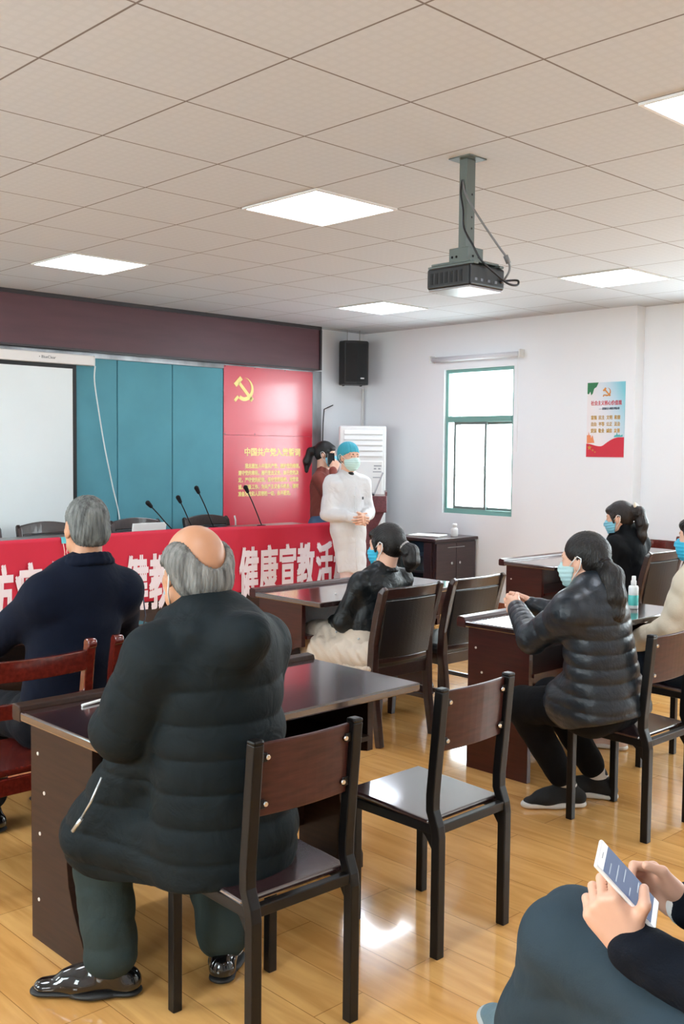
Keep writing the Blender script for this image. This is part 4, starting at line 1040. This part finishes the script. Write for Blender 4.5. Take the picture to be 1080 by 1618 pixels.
S.cone((-.36, .30, .56), (-.33, .315, 1.0), .198, .178, .05, (f_, .72)); S.cone(J['chest']+V3(.01, 0, .01), J['neck']+V3(.01, 0, -.03), .15, .08, .07, (f_, .78)); S.cone(J['Ls'], J['Rs'], .068, .068, .05)
for a in 'LR': S.cone(J['neck']+V3(.01, 0, -.05), J[a+'s'], .07, .066, .06); S.cone(J[a+'s'], J[a+'el'], .072, .064, .05); S.cone(J[a+'el'], J[a+'wr'], .062, .045, .025)
S.cut((0, 0, .44), (0, 0, -1), .01)
jk = quads_obj('jacket', S.mesh(.0075, folds(.0028, .2, 8)), NAVY, p2, o)
S = SDF(); c = J['neck']+V3(.0, 0, .034); n = 18
pts = [c+V3(.088*math.cos(a)-.005, .082*math.sin(a), .012-.02*(1-math.cos(a))*.9) for a in np.linspace(-2.5, 2.5, n)]
S.chain(pts, [.013]*n, .006); S.chain([q+V3(.009*math.cos(a), .012*math.sin(a), -.022) for q, a in zip(pts, np.linspace(-2.5, 2.5, n))], [.012]*n, .016)
quads_obj('collar', S.mesh(.0045), NAVY, jk, o)
zipper(jk, [(-.29, .595, 1.0), (-.38, .665, .9), (-.46, .705, .84)], o, mat('sleeve_piping', '5C6C86', .5), .003, 'sleeve_piping')
DKT = mat('dark_trousers', '15161B', .8, **CLOTHD)
trousers(J, DKT, p2, o)
for a in 'LR': shoe(p2, o, J[a+'an'], J[a+'toe'], PAT, mat('sole_black', '141414', .5), .28)

# ------------------------------------------------------------ woman in leather jacket and beige skirt
LJ = mat('leather_jacket', '0A1013', .42, spec=.35, bump=.12, bscale=120, var=.1, vscale=5, wr=.4, wscale=11)
BEI = mat('beige_knit', 'CDBFAE', .9, bump=.25, bscale=140, var=.06, vscale=8)
o = V3(-.78, 2.45, 0)
p3 = thing('person', 'woman with a short ponytail in a black leather jacket and beige skirt, seated sideways', 'person', o)
J = mkJ(face=(-1, -.05, 0), pelvis=(-.78, 2.43, .54), chest=(-.77, 2.475, .80), neck=(-.755, 2.51, .925), Ls=(-.77, 2.335, .855), Rs=(-.735, 2.635, .86), Lel=(-.86, 2.275, .635), Rel=(-.83, 2.70, .64), Lwr=(-1.05, 2.40, .60), Rwr=(-1.05, 2.55, .60),
        Lhip=(-.80, 2.34, .53), Rhip=(-.80, 2.53, .53), Lkn=(-1.17, 2.37, .50), Rkn=(-1.18, 2.53, .50), Lan=(-1.12, 2.40, .09), Ran=(-1.13, 2.52, .09), Ltoe=(-1.3, 2.38, .03), Rtoe=(-1.3, 2.52, .03))
H = Head((-.765, 2.53, 1.065), (-1, -.22, -.12), sc=1.0)
hd = [hand_parts(J['Lwr'], (-.7, .7, -.1), (0, 0, -1), (.7, .7, 0), (.5, .5, .5, .5)), hand_parts(J['Rwr'], (-.7, -.7, -.1), (0, 0, -1), (.7, -.7, 0), (.5, .5, .5, .5))]
body_obj(J, H, hd, SKIN, p3, o, .85); eyes(H, p3, o); face_mask(H, p3, o, mat('mask_bright_blue', '35B3D6', .7, bump=.1, bscale=150))
hair_long(H, HAIRB, p3, o, (.0, -.118, -.015), ((.0, -.155, -.05), (.0, -.158, -.10), (.0, -.135, -.145)), (.028, .046, .044, .02), tiec=mat('scrunchie_grey', 'A8A4A6', .8, bump=.6, bscale=120))
S = SDF(); f_ = J['face']
S.cone((-.78, 2.435, .56), (-.77, 2.475, .80), .150, .158, .05, (f_, .74)); S.cone(J['chest'], J['neck']+V3(0, 0, -.02), .125, .068, .05, (f_, .78)); S.cone(J['Ls'], J['Rs'], .058, .058, .04)
for a in 'LR': S.cone(J[a+'s'], J[a+'el'], .062, .052, .03); S.cone(J[a+'el'], J[a+'wr'], .05, .04, .02)
S.cut((0, 0, .525), (0, 0, -1), .01)
jk = quads_obj('leather_jacket', S.mesh(.0068, folds(.0045, .085, 11)), LJ, p3, o)
S = SDF(); c = J['neck']; pts = [c+V3(.072*math.cos(a)-.005, .068*math.sin(a), .004-.02*(1-math.cos(a))) for a in np.linspace(-2.6, 2.6, 16)]
S.chain(pts, [.013]*16, .006); quads_obj('collar', S.mesh(.0042), LJ, jk, o)
for q in ((-.86, 2.224, .80), (-.90, 2.27, .575), (-.72, 2.27, .56)): MB().ball(V3(*q)-o, .007, seg=8).build('stud', ZM, jk)
S = SDF()
S.cone((-.78, 2.37, .52), (-1.16, 2.37, .495), .115, .105, .05); S.cone((-.78, 2.50, .52), (-1.16, 2.53, .495), .115, .105, .05)
S.cone((-.72, 2.36, .49), (-.72, 2.56, .49), .055, .05, .03); S.cone((-.60, 2.25, .485), (-1.02, 2.25, .47), .05, .06, .05); S.cone((-.62, 2.225, .455), (-1.02, 2.24, .42), .035, .06, .04); S.cone((-.62, 2.27, .50), (-.62, 2.56, .50), .05, .05, .04); S.cone((-1.16, 2.36, .45), (-1.17, 2.38, .30), .09, .10, .05); S.cone((-1.17, 2.53, .45), (-1.17, 2.52, .30), .09, .1, .05)
S.cut((0, 0, .29), (0, 0, -1), .01)
sk = quads_obj('skirt', S.mesh(.007, folds(.006, .07, 13)), BEI, p3, o)
S = SDF(); rg = np.random.RandomState(4)
pts = [V3(-.56-.56*i/24, 2.198-.012*math.sin(i/24*PI), .425-.05*i/24+.004*rg.randn()) for i in range(25)]
S.chain(pts, list(.010+.004*rg.rand(25)), .004); quads_obj('fringe', S.mesh(.0045, folds(.004, .02, 3)), BEI, sk, o)
for a in 'LR': shoe(p3, o, J[a+'an'], J[a+'toe'], BLACKMETAL, mat('sole_black', '141414', .5), .24)

# ------------------------------------------------------------ woman in the grey quilted jacket, hands clasped
PUF = mat('quilted_nylon', '1A222A', .36, spec=.45, bump=.12, bscale=90, var=.08, vscale=5, wr=.16, wscale=12)
o = V3(.95, 2.06, 0)
p4 = thing('person', 'woman with long ponytail in a shiny dark grey quilted jacket, hands clasped on the desk', 'person', o)
J = mkJ(face=(-1, .05, 0), pelvis=(.98, 2.06, .55), chest=(.95, 1.985, .93), neck=(.925, 1.99, 1.04), Ls=(.93, 1.845, .955), Rs=(.93, 2.085, .955), Lel=(.73, 1.865, .815), Rel=(.70, 2.33, .84), Lwr=(.475, 2.10, .885), Rwr=(.455, 2.24, .885),
        Lhip=(.95, 1.98, .54), Rhip=(.95, 2.16, .54), Lkn=(.57, 2.02, .475), Rkn=(.56, 2.26, .475), Lan=(.70, 2.205, .09), Ran=(.73, 2.42, .09), Ltoe=(.595, 2.075, .03), Rtoe=(.60, 2.36, .03))
H = Head((.875, 2.02, 1.15), (-1, -.12, -.1), sc=.96)
hd = [hand_parts(J['Lwr'], (-.86, .45, .16), (.45, .85, -.1), (.1, .0, 1), (1.05, 1.05, 1.0, .95), (.75, .3, .3), (.9, .1, .35), 1.0), hand_parts(J['Rwr'], (-.92, -.25, .18), (-.2, -.95, -.1), (.1, 0, 1), (1.0, 1.05, 1.05, 1.0), (.75, .3, .25), (.9, .1, .3), 1.0)]
body_obj(J, H, hd, SKIN, p4, o, .9); eyes(H, p4, o); face_mask(H, p4, o, mat('mask_pale', 'B5D9DC', .75, bump=.1, bscale=150))
hair_long(H, HAIRB, p4, o, (-.03, -.106, -.02), ((-.052, -.148, -.07), (-.075, -.165, -.155), (-.082, -.165, -.225), (-.07, -.16, -.275)), (.030, .048, .046, .036, .014), tiec=BLACKMETAL, bangs=False)
S = SDF(); f_ = J['face']; Q = None
S.cone((.98, 2.05, .50), (.955, 1.985, .96), .196, .150, .04, (f_, .80), 'u', Q); S.cone(J['chest']+V3(.01, 0, .0), J['neck']+V3(.015, 0, -.02), .13, .072, .05, (f_, .8)); S.cone(J['Ls'], J['Rs'], .068, .068, .05)
for a in 'LR': S.cone(J['neck']+V3(.01, 0, -.05), J[a+'s'], .06, .064, .05); S.cone(J[a+'s'], J[a+'el'], .072, .062, .05, None, 'u', (.06, .005, .02)); S.cone(J[a+'el'], J[a+'wr'], .062, .042, .02, None, 'u', (.055, .005, .02))
S.cone((.985, 1.99, .54), (.86, 1.98, .55), .13, .12, .05); S.cone((.985, 2.14, .54), (.86, 2.16, .55), .13, .12, .05)
S.cut((.97, 0, .475), (.3, 0, -1), .01)
jk = quads_obj('quilted_jacket', S.mesh(.006, both(folds(.0015, .07, 21), quilt(.060, .0075, .48, .97, (.12, -.04), [(J['Ls'], J['Lel'], .075), (J['Lel'], J['Lwr'], .075), (J['Rs'], J['Rel'], .075), (J['Rel'], J['Rwr'], .075)]))), PUF, p4, o)
S = SDF(); c = J['neck']; pts = [c+V3(.073*math.cos(a)-.002, .069*math.sin(a), .012-.015*(1-math.cos(a))) for a in np.linspace(-2.7, 2.7, 16)]
S.chain(pts, [.017]*16, .006); S.chain([q+V3(0, 0, -.02) for q in pts], [.018]*16, .01); quads_obj('collar', S.mesh(.0045), PUF, jk, o)
trousers(J, mat('black_knit', '0B0C0F', .85, **CLOTHD), p4, o, (.095, .078, .06), .003, .075, 23)
for a in 'LR':
    S = SDF(); S.cone(J[a+'an']+V3(0, 0, .0), J[a+'an']+unit(J[a+'kn']-J[a+'an'])*.1, .043, .046, .01); quads_obj('sock', S.mesh(.005), mat('sock_white', 'D8D8D6', .9), p4, o)
    shoe(p4, o, J[a+'an'], J[a+'toe'], mat('knit_black', '141617', .8, bump=.3, bscale=300), SOLE, .265, lace=mat('lace_black', '1E2022', .8))

# ------------------------------------------------------------ woman in the black coat by the window wall
BCO = mat('black_coat', '0A0C0F', .8, **CLOTHD)
o = V3(-.70, 5.04, 0)
p5 = thing('person', 'woman in a black coat with an ivory bow in her ponytail, seated far right', 'person', o)
J = mkJ(face=(-1, -.1, 0), pelvis=(-.68, 5.04, .55), chest=(-.69, 5.03, .88), neck=(-.70, 5.03, 1.02), Ls=(-.70, 4.865, .93), Rs=(-.68, 5.19, .93), Lel=(-.78, 4.81, .66), Rel=(-.76, 5.25, .66), Lwr=(-.98, 4.93, .64), Rwr=(-.98, 5.12, .64),
        Lhip=(-.70, 4.95, .54), Rhip=(-.70, 5.13, .54), Lkn=(-1.08, 4.92, .5), Rkn=(-1.08, 5.14, .5), Lan=(-1.05, 4.93, .09), Ran=(-1.05, 5.13, .09), Ltoe=(-1.2, 4.9, .03), Rtoe=(-1.2, 5.12, .03))
H = Head((-.745, 5.00, 1.13), (-1, -.3, -.2), sc=.97)
hd = [hand_parts(J['Lwr'], (-.7, .7, -.1), (0, 0, -1), (.7, .7, 0), (.5,)*4, res=.0045), hand_parts(J['Rwr'], (-.7, -.7, -.1), (0, 0, -1), (.7, -.7, 0), (.5,)*4, res=.0045)]
body_obj(J, H, hd, SKIN, p5, o, .85); eyes(H, p5, o); face_mask(H, p5, o)
ht = hair_long(H, hair_material('hair_dark_brown', '1F1715', .36, .4), p5, o, (.0, -.115, .045), ((.0, -.152, .02), (.0, -.16, -.07), (.0, -.145, -.16), (.0, -.13, -.23)), (.024, .04, .042, .036, .018))
b = MB()
for dx, dz in ((-.02, .02), (.02, .012), (.0, -.03)): b.ball(H.w(dx, -.135, .055+dz)-o, .016, (.8, .8, 1.3), 10)
b.build('bow', mat('bow_ivory', 'E6DDCB', .5), ht)
b = MB().ball(H.w(-.055, -.115, -.045)-o, .007, seg=8); b.build('hair_clip', CHROME, ht)
S = SDF(); f_ = J['face']
S.cone((-.67, 5.04, .52), J['chest'], .178, .160, .04, (f_, .76)); S.cone(J['chest'], J['neck']+V3(0, 0, .02), .14, .08, .05, (f_, .8)); S.cone(J['Ls'], J['Rs'], .066, .066, .04)
for a in 'LR': S.cone(J[a+'s'], J[a+'el'], .07, .06, .03); S.cone(J[a+'el'], J[a+'wr'], .058, .045, .02); S.cone(J[a+'hip'], J[a+'kn']*.8+J[a+'hip']*.2, .12, .11, .04)
S.cone(J['neck']+V3(-.07, -.05, -.0), J['chest']+V3(-.16, -.03, 0), .03, .035, .02); S.cone(J['neck']+V3(-.07, .05, -.0), J['chest']+V3(-.16, .03, 0), .03, .035, .02)
S.cut((0, 0, .40), (0, 0, -1), .01)
quads_obj('coat', S.mesh(.008, folds(.004, .11, 31)), BCO, p5, o)
trousers(J, DKT, p5, o, (.09, .075, .06))
for a in 'LR': shoe(p5, o, J[a+'an'], J[a+'toe'], BLACKMETAL, mat('sole_black', '141414', .5), .25)

# ------------------------------------------------------------ person in the cream hoodie at the right edge
CRE = mat('cream_fleece', 'CFC6B2', .9, spec=.15, bump=.15, bscale=160, var=.05, vscale=6)
o = V3(.82, 3.17, 0)
p6 = thing('person', 'person in a cream hoodie and blue mask, cut off by the right picture edge', 'person', o)
J = mkJ(face=(-1, 0, 0), pelvis=(.83, 3.17, .55), chest=(.82, 3.19, .92), neck=(.82, 3.22, 1.045), Ls=(.82, 3.05, .945), Rs=(.82, 3.38, .945), Lel=(.77, 2.99, .735), Rel=(.72, 3.40, .72), Lwr=(.565, 3.02, .64), Rwr=(.52, 3.26, .66),
        Lhip=(.80, 3.08, .54), Rhip=(.80, 3.26, .54), Lkn=(.41, 3.06, .5), Rkn=(.41, 3.3, .5), Lan=(.34, 3.17, .09), Ran=(.36, 3.36, .09), Ltoe=(.15, 3.12, .03), Rtoe=(.2, 3.38, .03))
H = Head((.77, 3.235, 1.175), (-1, -.1, -.05), sc=1.0)
hd = [hand_parts(J['Lwr'], (-.9, .3, -.2), (0, 0, -1), (.3, .9, 0), (.5,)*4), hand_parts(J['Rwr'], (-.9, -.3, -.1), (0, 0, -1), (.3, -.9, 0), (.5,)*4)]
body_obj(J, H, hd, SKIN, p6, o, .85); eyes(H, p6, o); face_mask(H, p6, o, mat('mask_bright_blue', '35B3D6', .7))
hair_long(H, HAIRB, p6, o, (.0, -.12, .0), ((.0, -.15, -.05), (.0, -.145, -.13)), (.024, .034, .02))
S = SDF(); f_ = J['face']
S.cone((.83, 3.18, .54), J['chest'], .178, .165, .04, (f_, .76)); S.cone(J['chest'], J['neck']+V3(0, 0, -.01), .14, .085, .05, (f_, .8)); S.cone(J['Ls'], J['Rs'], .07, .07, .04)
S.ell((.93, 3.22, 1.03), (.06, .14, .07), I3, .03)
for a in 'LR': S.cone(J[a+'s'], J[a+'el'], .076, .072, .03); S.cone(J[a+'el'], J[a+'wr'], .07, .052, .02)
S.cut((0, 0, .46), (0, 0, -1), .01)
quads_obj('hoodie', S.mesh(.0072, folds(.006, .085, 41)), CRE, p6, o)
trousers(J, mat('dark_blue_trousers', '17202C', .8, **CLOTHD), p6, o, (.095, .078, .062))
for a in 'LR': shoe(p6, o, J[a+'an'], J[a+'toe'], mat('shoe_pale_pink', 'DCC9C6', .6), SOLE, .25, lace=SOLE)

# ------------------------------------------------------------ standing woman in the white coat
WCO = mat('white_coat', 'D4D4D6', .75, bump=.1, bscale=300, wr=.4, wscale=9)
o = V3(-3.055, 4.44, 0); fq = unit(V3(.97, -.24, 0)); rq = V3(fq[1], -fq[0], 0)
def L_(r, f, z): return o+rq*r+fq*f+V3(0, 0, z)
p7 = thing('person', 'woman in a white medical coat and turquoise cap, standing with her hands folded', 'person', o)
J = dict(face=fq, pelvis=L_(0, 0, .90), chest=L_(0, 0, 1.24), neck=L_(0, .0, 1.41), Ls=L_(-.155, 0, 1.318), Rs=L_(.155, 0, 1.318), Lel=L_(-.195, .01, 1.07), Rel=L_(.195, .01, 1.07), Lwr=L_(-.055, .215, 1.035), Rwr=L_(.055, .215, 1.035),
         Lhip=L_(-.06, 0, .86), Rhip=L_(.04, 0, .86), Lkn=L_(-.10, .01, .48), Rkn=L_(-.01, .01, .48), Lan=L_(-.10, -.01, .09), Ran=L_(.005, -.01, .09), Ltoe=L_(-.12, .17, .03), Rtoe=L_(.03, .17, .03))
H = Head(L_(0, .025, 1.552), (.99, -.14, -.02), sc=.98)
hd = [hand_parts(J['Lwr'], rq*.75+fq*.6+V3(0, 0, -.12), -fq, V3(0, 0, 1), (.75,)*4, (.7, .5, .3)), hand_parts(J['Rwr'], -rq*.75+fq*.45+V3(0, 0, -.2), -fq, V3(0, 0, 1), (.8,)*4, (.7, .5, .3))]
body_obj(J, H, hd, SKIN, p7, o, .85); eyes(H, p7, o); face_mask(H, p7, o, mat('mask_pale_green', 'BFE0DC', .75, bump=.1, bscale=150))
S = SDF(); H.el(S, (0, -.018, .04), (.089, .106, .094)); H.el(S, (0, -.06, -.02), (.074, .06, .055), .03)
S.cut(H.w(0, .085, .042), H.d(0, .45, -1), .012)
quads_obj('surgical_cap', S.mesh(.004, strands(H.c, H.d(0, -.2, 1), 16, .0012)), mat('cap_turquoise', '3DA3B8', .75, bump=.2, bscale=60), p7, o)
S = SDF(); H.el(S, (0, -.035, -.01), (.078, .078, .066)); H.el(S, (0, .10, -.03), (.11, .10, .09), .015, 's')
S.cut(H.w(0, .085, .036), H.d(0, -.45, 1), .01); quads_obj('hair', S.mesh(.004, strands(H.c, H.d(0, -.3, 1), 40, .001)), HAIRB, p7, o)
S = SDF()
S.cone(L_(-.06, 0, .50), L_(-.02, 0, .95), .124, .142, .05, (fq, .84)); S.cone(L_(0, 0, .95), J['chest'], .146, .148, .05, (fq, .76)); S.cone(J['chest'], J['neck']+V3(0, 0, -.03), .13, .07, .05, (fq, .76)); S.cone(J['Ls'], J['Rs'], .058, .058, .05)
for a in 'LR': S.cone(J['neck']+V3(0, 0, -.05), J[a+'s'], .055, .056, .05); S.cone(J[a+'s'], J[a+'el'], .062, .066, .04); S.cone(J[a+'el'], J[a+'wr'], .064, .038, .02)
S.cut((0, 0, .56), (0, 0, -1), .008)
def coatfold(x, y, z, a_=folds(.006, .13, 51)):
    u = (x-o[0])*rq[0]+(y-o[1])*rq[1]; return a_(x, y, z)+.006*np.sin(u*46)*np.clip((1.0-z)/.4, 0, 1)
wc = quads_obj('white_coat', S.mesh(.0085, coatfold), WCO, p7, o)
S = SDF(); c = J['neck']+V3(0, 0, -.02); n = 16
pts = [c+fq*(.080*math.cos(a))+rq*(.085*math.sin(a))+V3(0, 0, -.028*(1+math.cos(a))) for a in np.linspace(.35, 2*PI-.35, n)]
S.chain(pts, [.013]*n, .006); S.chain([q+(q-c)*.18+V3(0, 0, -.022) for q in pts], [.012]*n, .012); quads_obj('collar', S.mesh(.0045), WCO, wc, o)
MB().ball(L_(0, .045, 1.405)-o, .036, (1, 1, .6)).build('dark_top', BLACKMETAL, p7)
for z in (1.22, 1.12): MB().ball(L_(.0, .128, z)-o, .008, seg=8).build('button', PAPER, wc)
MB().box(L_(-.085, .12, 1.2)-o-V3(.006, .006, .012), L_(-.085, .12, 1.2)-o+V3(.006, .006, .012), .002).build('pocket_badge', mat('badge_dark', '5A5A60', .5), wc)
b = MB().tube([L_(.0, .14, 1.30)-o, L_(0.004, .137, 1.15)-o, L_(0.0, .145, .95)-o, L_(0.006, .165, .75)-o, L_(0.0, .178, .575)-o], .003, 6); b.build('front_seam', WCO, wc)
trousers(J, mat('trousers_pale_pink', 'D9BFBA', .8), p7, o, (.068, .058, .055), .003, .05, hipw=.08)
for a in 'LR': shoe(p7, o, J[a+'an'], J[a+'toe'], SOLE, SOLE, .24)

# ------------------------------------------------------------ woman in the rust jumper behind her
RUS = mat('rust_jumper', '7C3A31', .85, bump=.15, bscale=200, var=.06, vscale=6)
o = V3(-4.04, 5.05, 0); fq = unit(V3(.80, .60, 0)); rq = V3(fq[1], -fq[0], 0)
p8 = thing('person', 'woman with glasses and long ponytail in a rust jumper, standing by the red poster', 'person', o)
J = dict(face=fq, pelvis=L_(0, 0, .92), chest=L_(0, 0, 1.25), neck=L_(0, .01, 1.42), Ls=L_(-.16, 0, 1.335), Rs=L_(.16, 0, 1.335), Lel=L_(-.19, .05, 1.07), Rel=L_(.185, .14, 1.12), Lwr=L_(-.05, .25, 1.08), Rwr=L_(.11, .13, 1.415),
         Lhip=L_(-.085, 0, .88), Rhip=L_(.085, 0, .88), Lkn=L_(-.085, .01, .48), Rkn=L_(.085, .01, .48), Lan=L_(-.08, -.01, .09), Ran=L_(.08, -.01, .09), Ltoe=L_(-.1, .17, .03), Rtoe=L_(.1, .17, .03))
H = Head(L_(0, .035, 1.572), fq+V3(.02, -.05, -.14), sc=.97)
hd = [hand_parts(J['Lwr'], rq*.4+fq*.9, V3(0, 0, 1), -rq, (.4,)*4), hand_parts(J['Rwr'], -rq*.35+fq*.25+V3(0, 0, .9), -rq*.8-fq*.3, -fq+rq*.2, (1.1, 1.1, 1.1, 1.1), (.8, .2, .4))]
body_obj(J, H, hd, SKIN, p8, o, .85); eyes(H, p8, o); face_mask(H, p8, o)
hair_long(H, HAIRB, p8, o, (.0, -.115, .03), ((.0, -.155, .0), (.0, -.175, -.10), (.01, -.165, -.2)), (.022, .038, .04, .018), tiec=BLACKMETAL)
b = MB()
for x in (-1, 1):
    b.tube([H.w(x*.034+.024*math.cos(t), .098-.008*abs(math.cos(t)), .002+.017*math.sin(t))-o for t in (2*PI*i/14 for i in range(15))], .0016, 6); b.tube([H.w(x*.058, .09, .006)-o, H.w(x*.08, .03, .006)-o, H.w(x*.082, -.015, .0)-o], .0016, 6)
b.tube([H.w(-.01, .1, .003)-o, H.w(.01, .1, .003)-o], .0016, 6); b.build('glasses', mat('glasses_rose', 'B98A84', .3, .5), p8)
S = SDF()
S.cone(L_(0, 0, .93), J['chest'], .148, .15, .05, (fq, .72)); S.cone(J['chest'], J['neck']+V3(0, 0, -.01), .12, .066, .05, (fq, .76)); S.cone(J['Ls'], J['Rs'], .058, .058, .04)
for a in 'LR': S.cone(J[a+'s'], J[a+'el'], .06, .055, .03); S.cone(J[a+'el'], J[a+'wr'], .053, .036, .02)
S.cut((0, 0, .90), (0, 0, -1), .008)
quads_obj('jumper', S.mesh(.0072, folds(.0035, .08, 61)), RUS, p8, o)
trousers(J, mat('blue_jeans', '4A6380', .8, var=.15, vscale=8, **CLOTHD), p8, o, (.09, .07, .06), hipw=.125)
for a in 'LR': shoe(p8, o, J[a+'an'], J[a+'toe'], SOLE, SOLE, .24)
m_ = thing('smartphone', 'dark phone held to her mask by the woman in the rust jumper', 'phone', L_(.098, .105, 1.525))
MB().box((-.035, -.006, -.055), (.035, .006, .055), .004, rot=Matrix.Rotation(math.atan2(fq[1], fq[0])+.2, 3, 'Z')).build('case', mat('phone_black', '15161A', .2), m_)

# ------------------------------------------------------------ person with a phone, lower right
DKG = mat('trousers_blue_grey', '313F48', .8, **CLOTHD); NJ = mat('dark_navy_knit', '10151E', .85, spec=.15, bump=.2, bscale=260, wr=.5)
o = V3(2.65, -.05, 0)
p9 = thing('person', 'person in blue-grey trousers with crossed legs looking at a phone, lower right corner', 'person', o)
J = mkJ(face=(-1, .1, 0), pelvis=(2.68, -.02, .56), chest=(2.74, .03, .95), neck=(2.72, .04, 1.12), Ls=(2.68, -.13, 1.0), Rs=(2.70, .22, 1.02), Lel=(2.53, -.09, .69), Rel=(2.53, .22, .75), Lwr=(2.370, -.136, .746), Rwr=(2.352, .095, .738),
        Lhip=(2.64, -.10, .56), Rhip=(2.64, .06, .55), Lkn=(2.19, -.03, .655), Rkn=(2.24, .11, .50), Lan=(2.04, .045, .335), Ran=(2.28, .12, .09), Ltoe=(1.88, .135, .31), Rtoe=(2.1, .15, .03))
H = Head((2.68, .05, 1.27), (-1, -.1, -.6), sc=1.0)
ph_l = V3(-.502, -.459, .733); ph_s = V3(-.403, .874, .271); ph_n = V3(.765, .16, .624); PH = V3(2.351, -.117, .843)
hd = [hand_parts(J['Lwr'], ph_l*.95+ph_s*.12+ph_n*.05, ph_s, ph_n, (1.25, 1.3, 1.3, 1.25), (.55, .95, -.05), (.40, .08, .90), 1.0),
      hand_parts(J['Rwr'], (-.80, -.15, .45), (-.2, -.95, -.15), ph_n, (1.0, 1.2, 1.25, 1.3), (.8, .5, .15), (.75, .15, .5), 1.0)]
body_obj(J, H, hd, SKIN, p9, o, .9)
S = SDF(); H.el(S, (0, -.016, .034), (.082, .100, .093)); H.el(S, (0, .12, -.02), (.11, .078, .095), .015, 's')
quads_obj('hair', S.mesh(.005), HAIRB, p9, o)
S = SDF(); f_ = J['face']
S.cone(J['pelvis'], J['chest'], .17, .16, .05, (f_, .74)); S.cone(J['chest'], J['neck'], .13, .07, .05, (f_, .78)); S.cone(J['Ls'], J['Rs'], .062, .062, .04)
for a in 'LR': S.cone(J[a+'s'], J[a+'el'], .064, .062, .03); S.cone(J[a+'el'], J[a+'wr']-unit(J[a+'wr']-J[a+'el'])*.012, .06, .044, .02)
S.cut((0, 0, .5), (0, 0, -1), .01)
jk = quads_obj('dark_jumper', S.mesh(.0062, folds(.004, .07, 71)), NJ, p9, o)
S = SDF(); S.cone(J['Rwr']-unit(J['Rwr']-J['Rel'])*.02, J['Rwr']-unit(J['Rwr']-J['Rel'])*.004, .041, .039, .01); quads_obj('white_cuff', S.mesh(.004), PAPER, jk, o)
S = SDF(); S.cone(J['Lhip'], J['Rhip'], .125, .125, .05)
S.cone(J['Lhip'], J['Lkn'], .108, .088, .04); S.cone(J['Lkn'], J['Lan']+V3(.02, -.01, .06), .086, .075, .03); S.cone(J['Rhip'], J['Rkn'], .1, .085, .04); S.cone(J['Rkn'], J['Ran']+V3(0, 0, .05), .083, .07, .03)
S.cone((2.42, -.06, .60), (2.22, .02, .52), .1, .09, .05)
quads_obj('trousers', S.mesh(.0068, folds(.010, .17, 73)), DKG, p9, o)
GSH = mat('shoe_grey_blue', '5F7680', .7, bump=.2, bscale=200)
shoe(p9, o, J['Lan'], J['Ltoe'], GSH, mat('sole_grey', 'A9AFB0', .6), .27, lace=mat('lace_dark', '1D2428', .7), tilt=.22); shoe(p9, o, J['Ran'], J['Rtoe'], GSH, mat('sole_grey', 'A9AFB0', .6), .27)
ph = thing('smartphone', 'white smartphone with lit grey-blue screen held in two hands, lower right', 'phone', PH)
RP = Matrix((ph_s, ph_l, ph_n)).transposed()
b = MB().box((-.0375, -.0775, -.004), (.0375, .0775, .004), .0035, 3, RP, (0, 0, 0)); b.build('case', mat('phone_white', 'E8E8EA', .25), ph)
SCR = mat('phone_screen', '3A4560', .5, spec=.2, emit=.9)
b = MB().box((-.034, -.062, .0040), (.034, .060, .0046), 0, 1, RP, (0, 0, 0)); so = b.build('screen', SCR, ph)
TX = mat('screen_text', '66748F', .3, emit=.1)
for k, (a, w_) in enumerate(((-.028, .03), (-.028, .045), (-.01, .035), (-.028, .022), (.0, .028))):
    MB().box((a, .045-k*.017, .0046), (a+w_, .0475-k*.017, .0048), 0, 1, RP, (0, 0, 0)).build('text_line', TX, so)
b = MB().box((-.008, .067, .004), (.008, .0685, .0046), 0, 1, RP, (0, 0, 0)); b.build('earpiece', mat('earpiece_grey', '8A8C90', .4), ph)
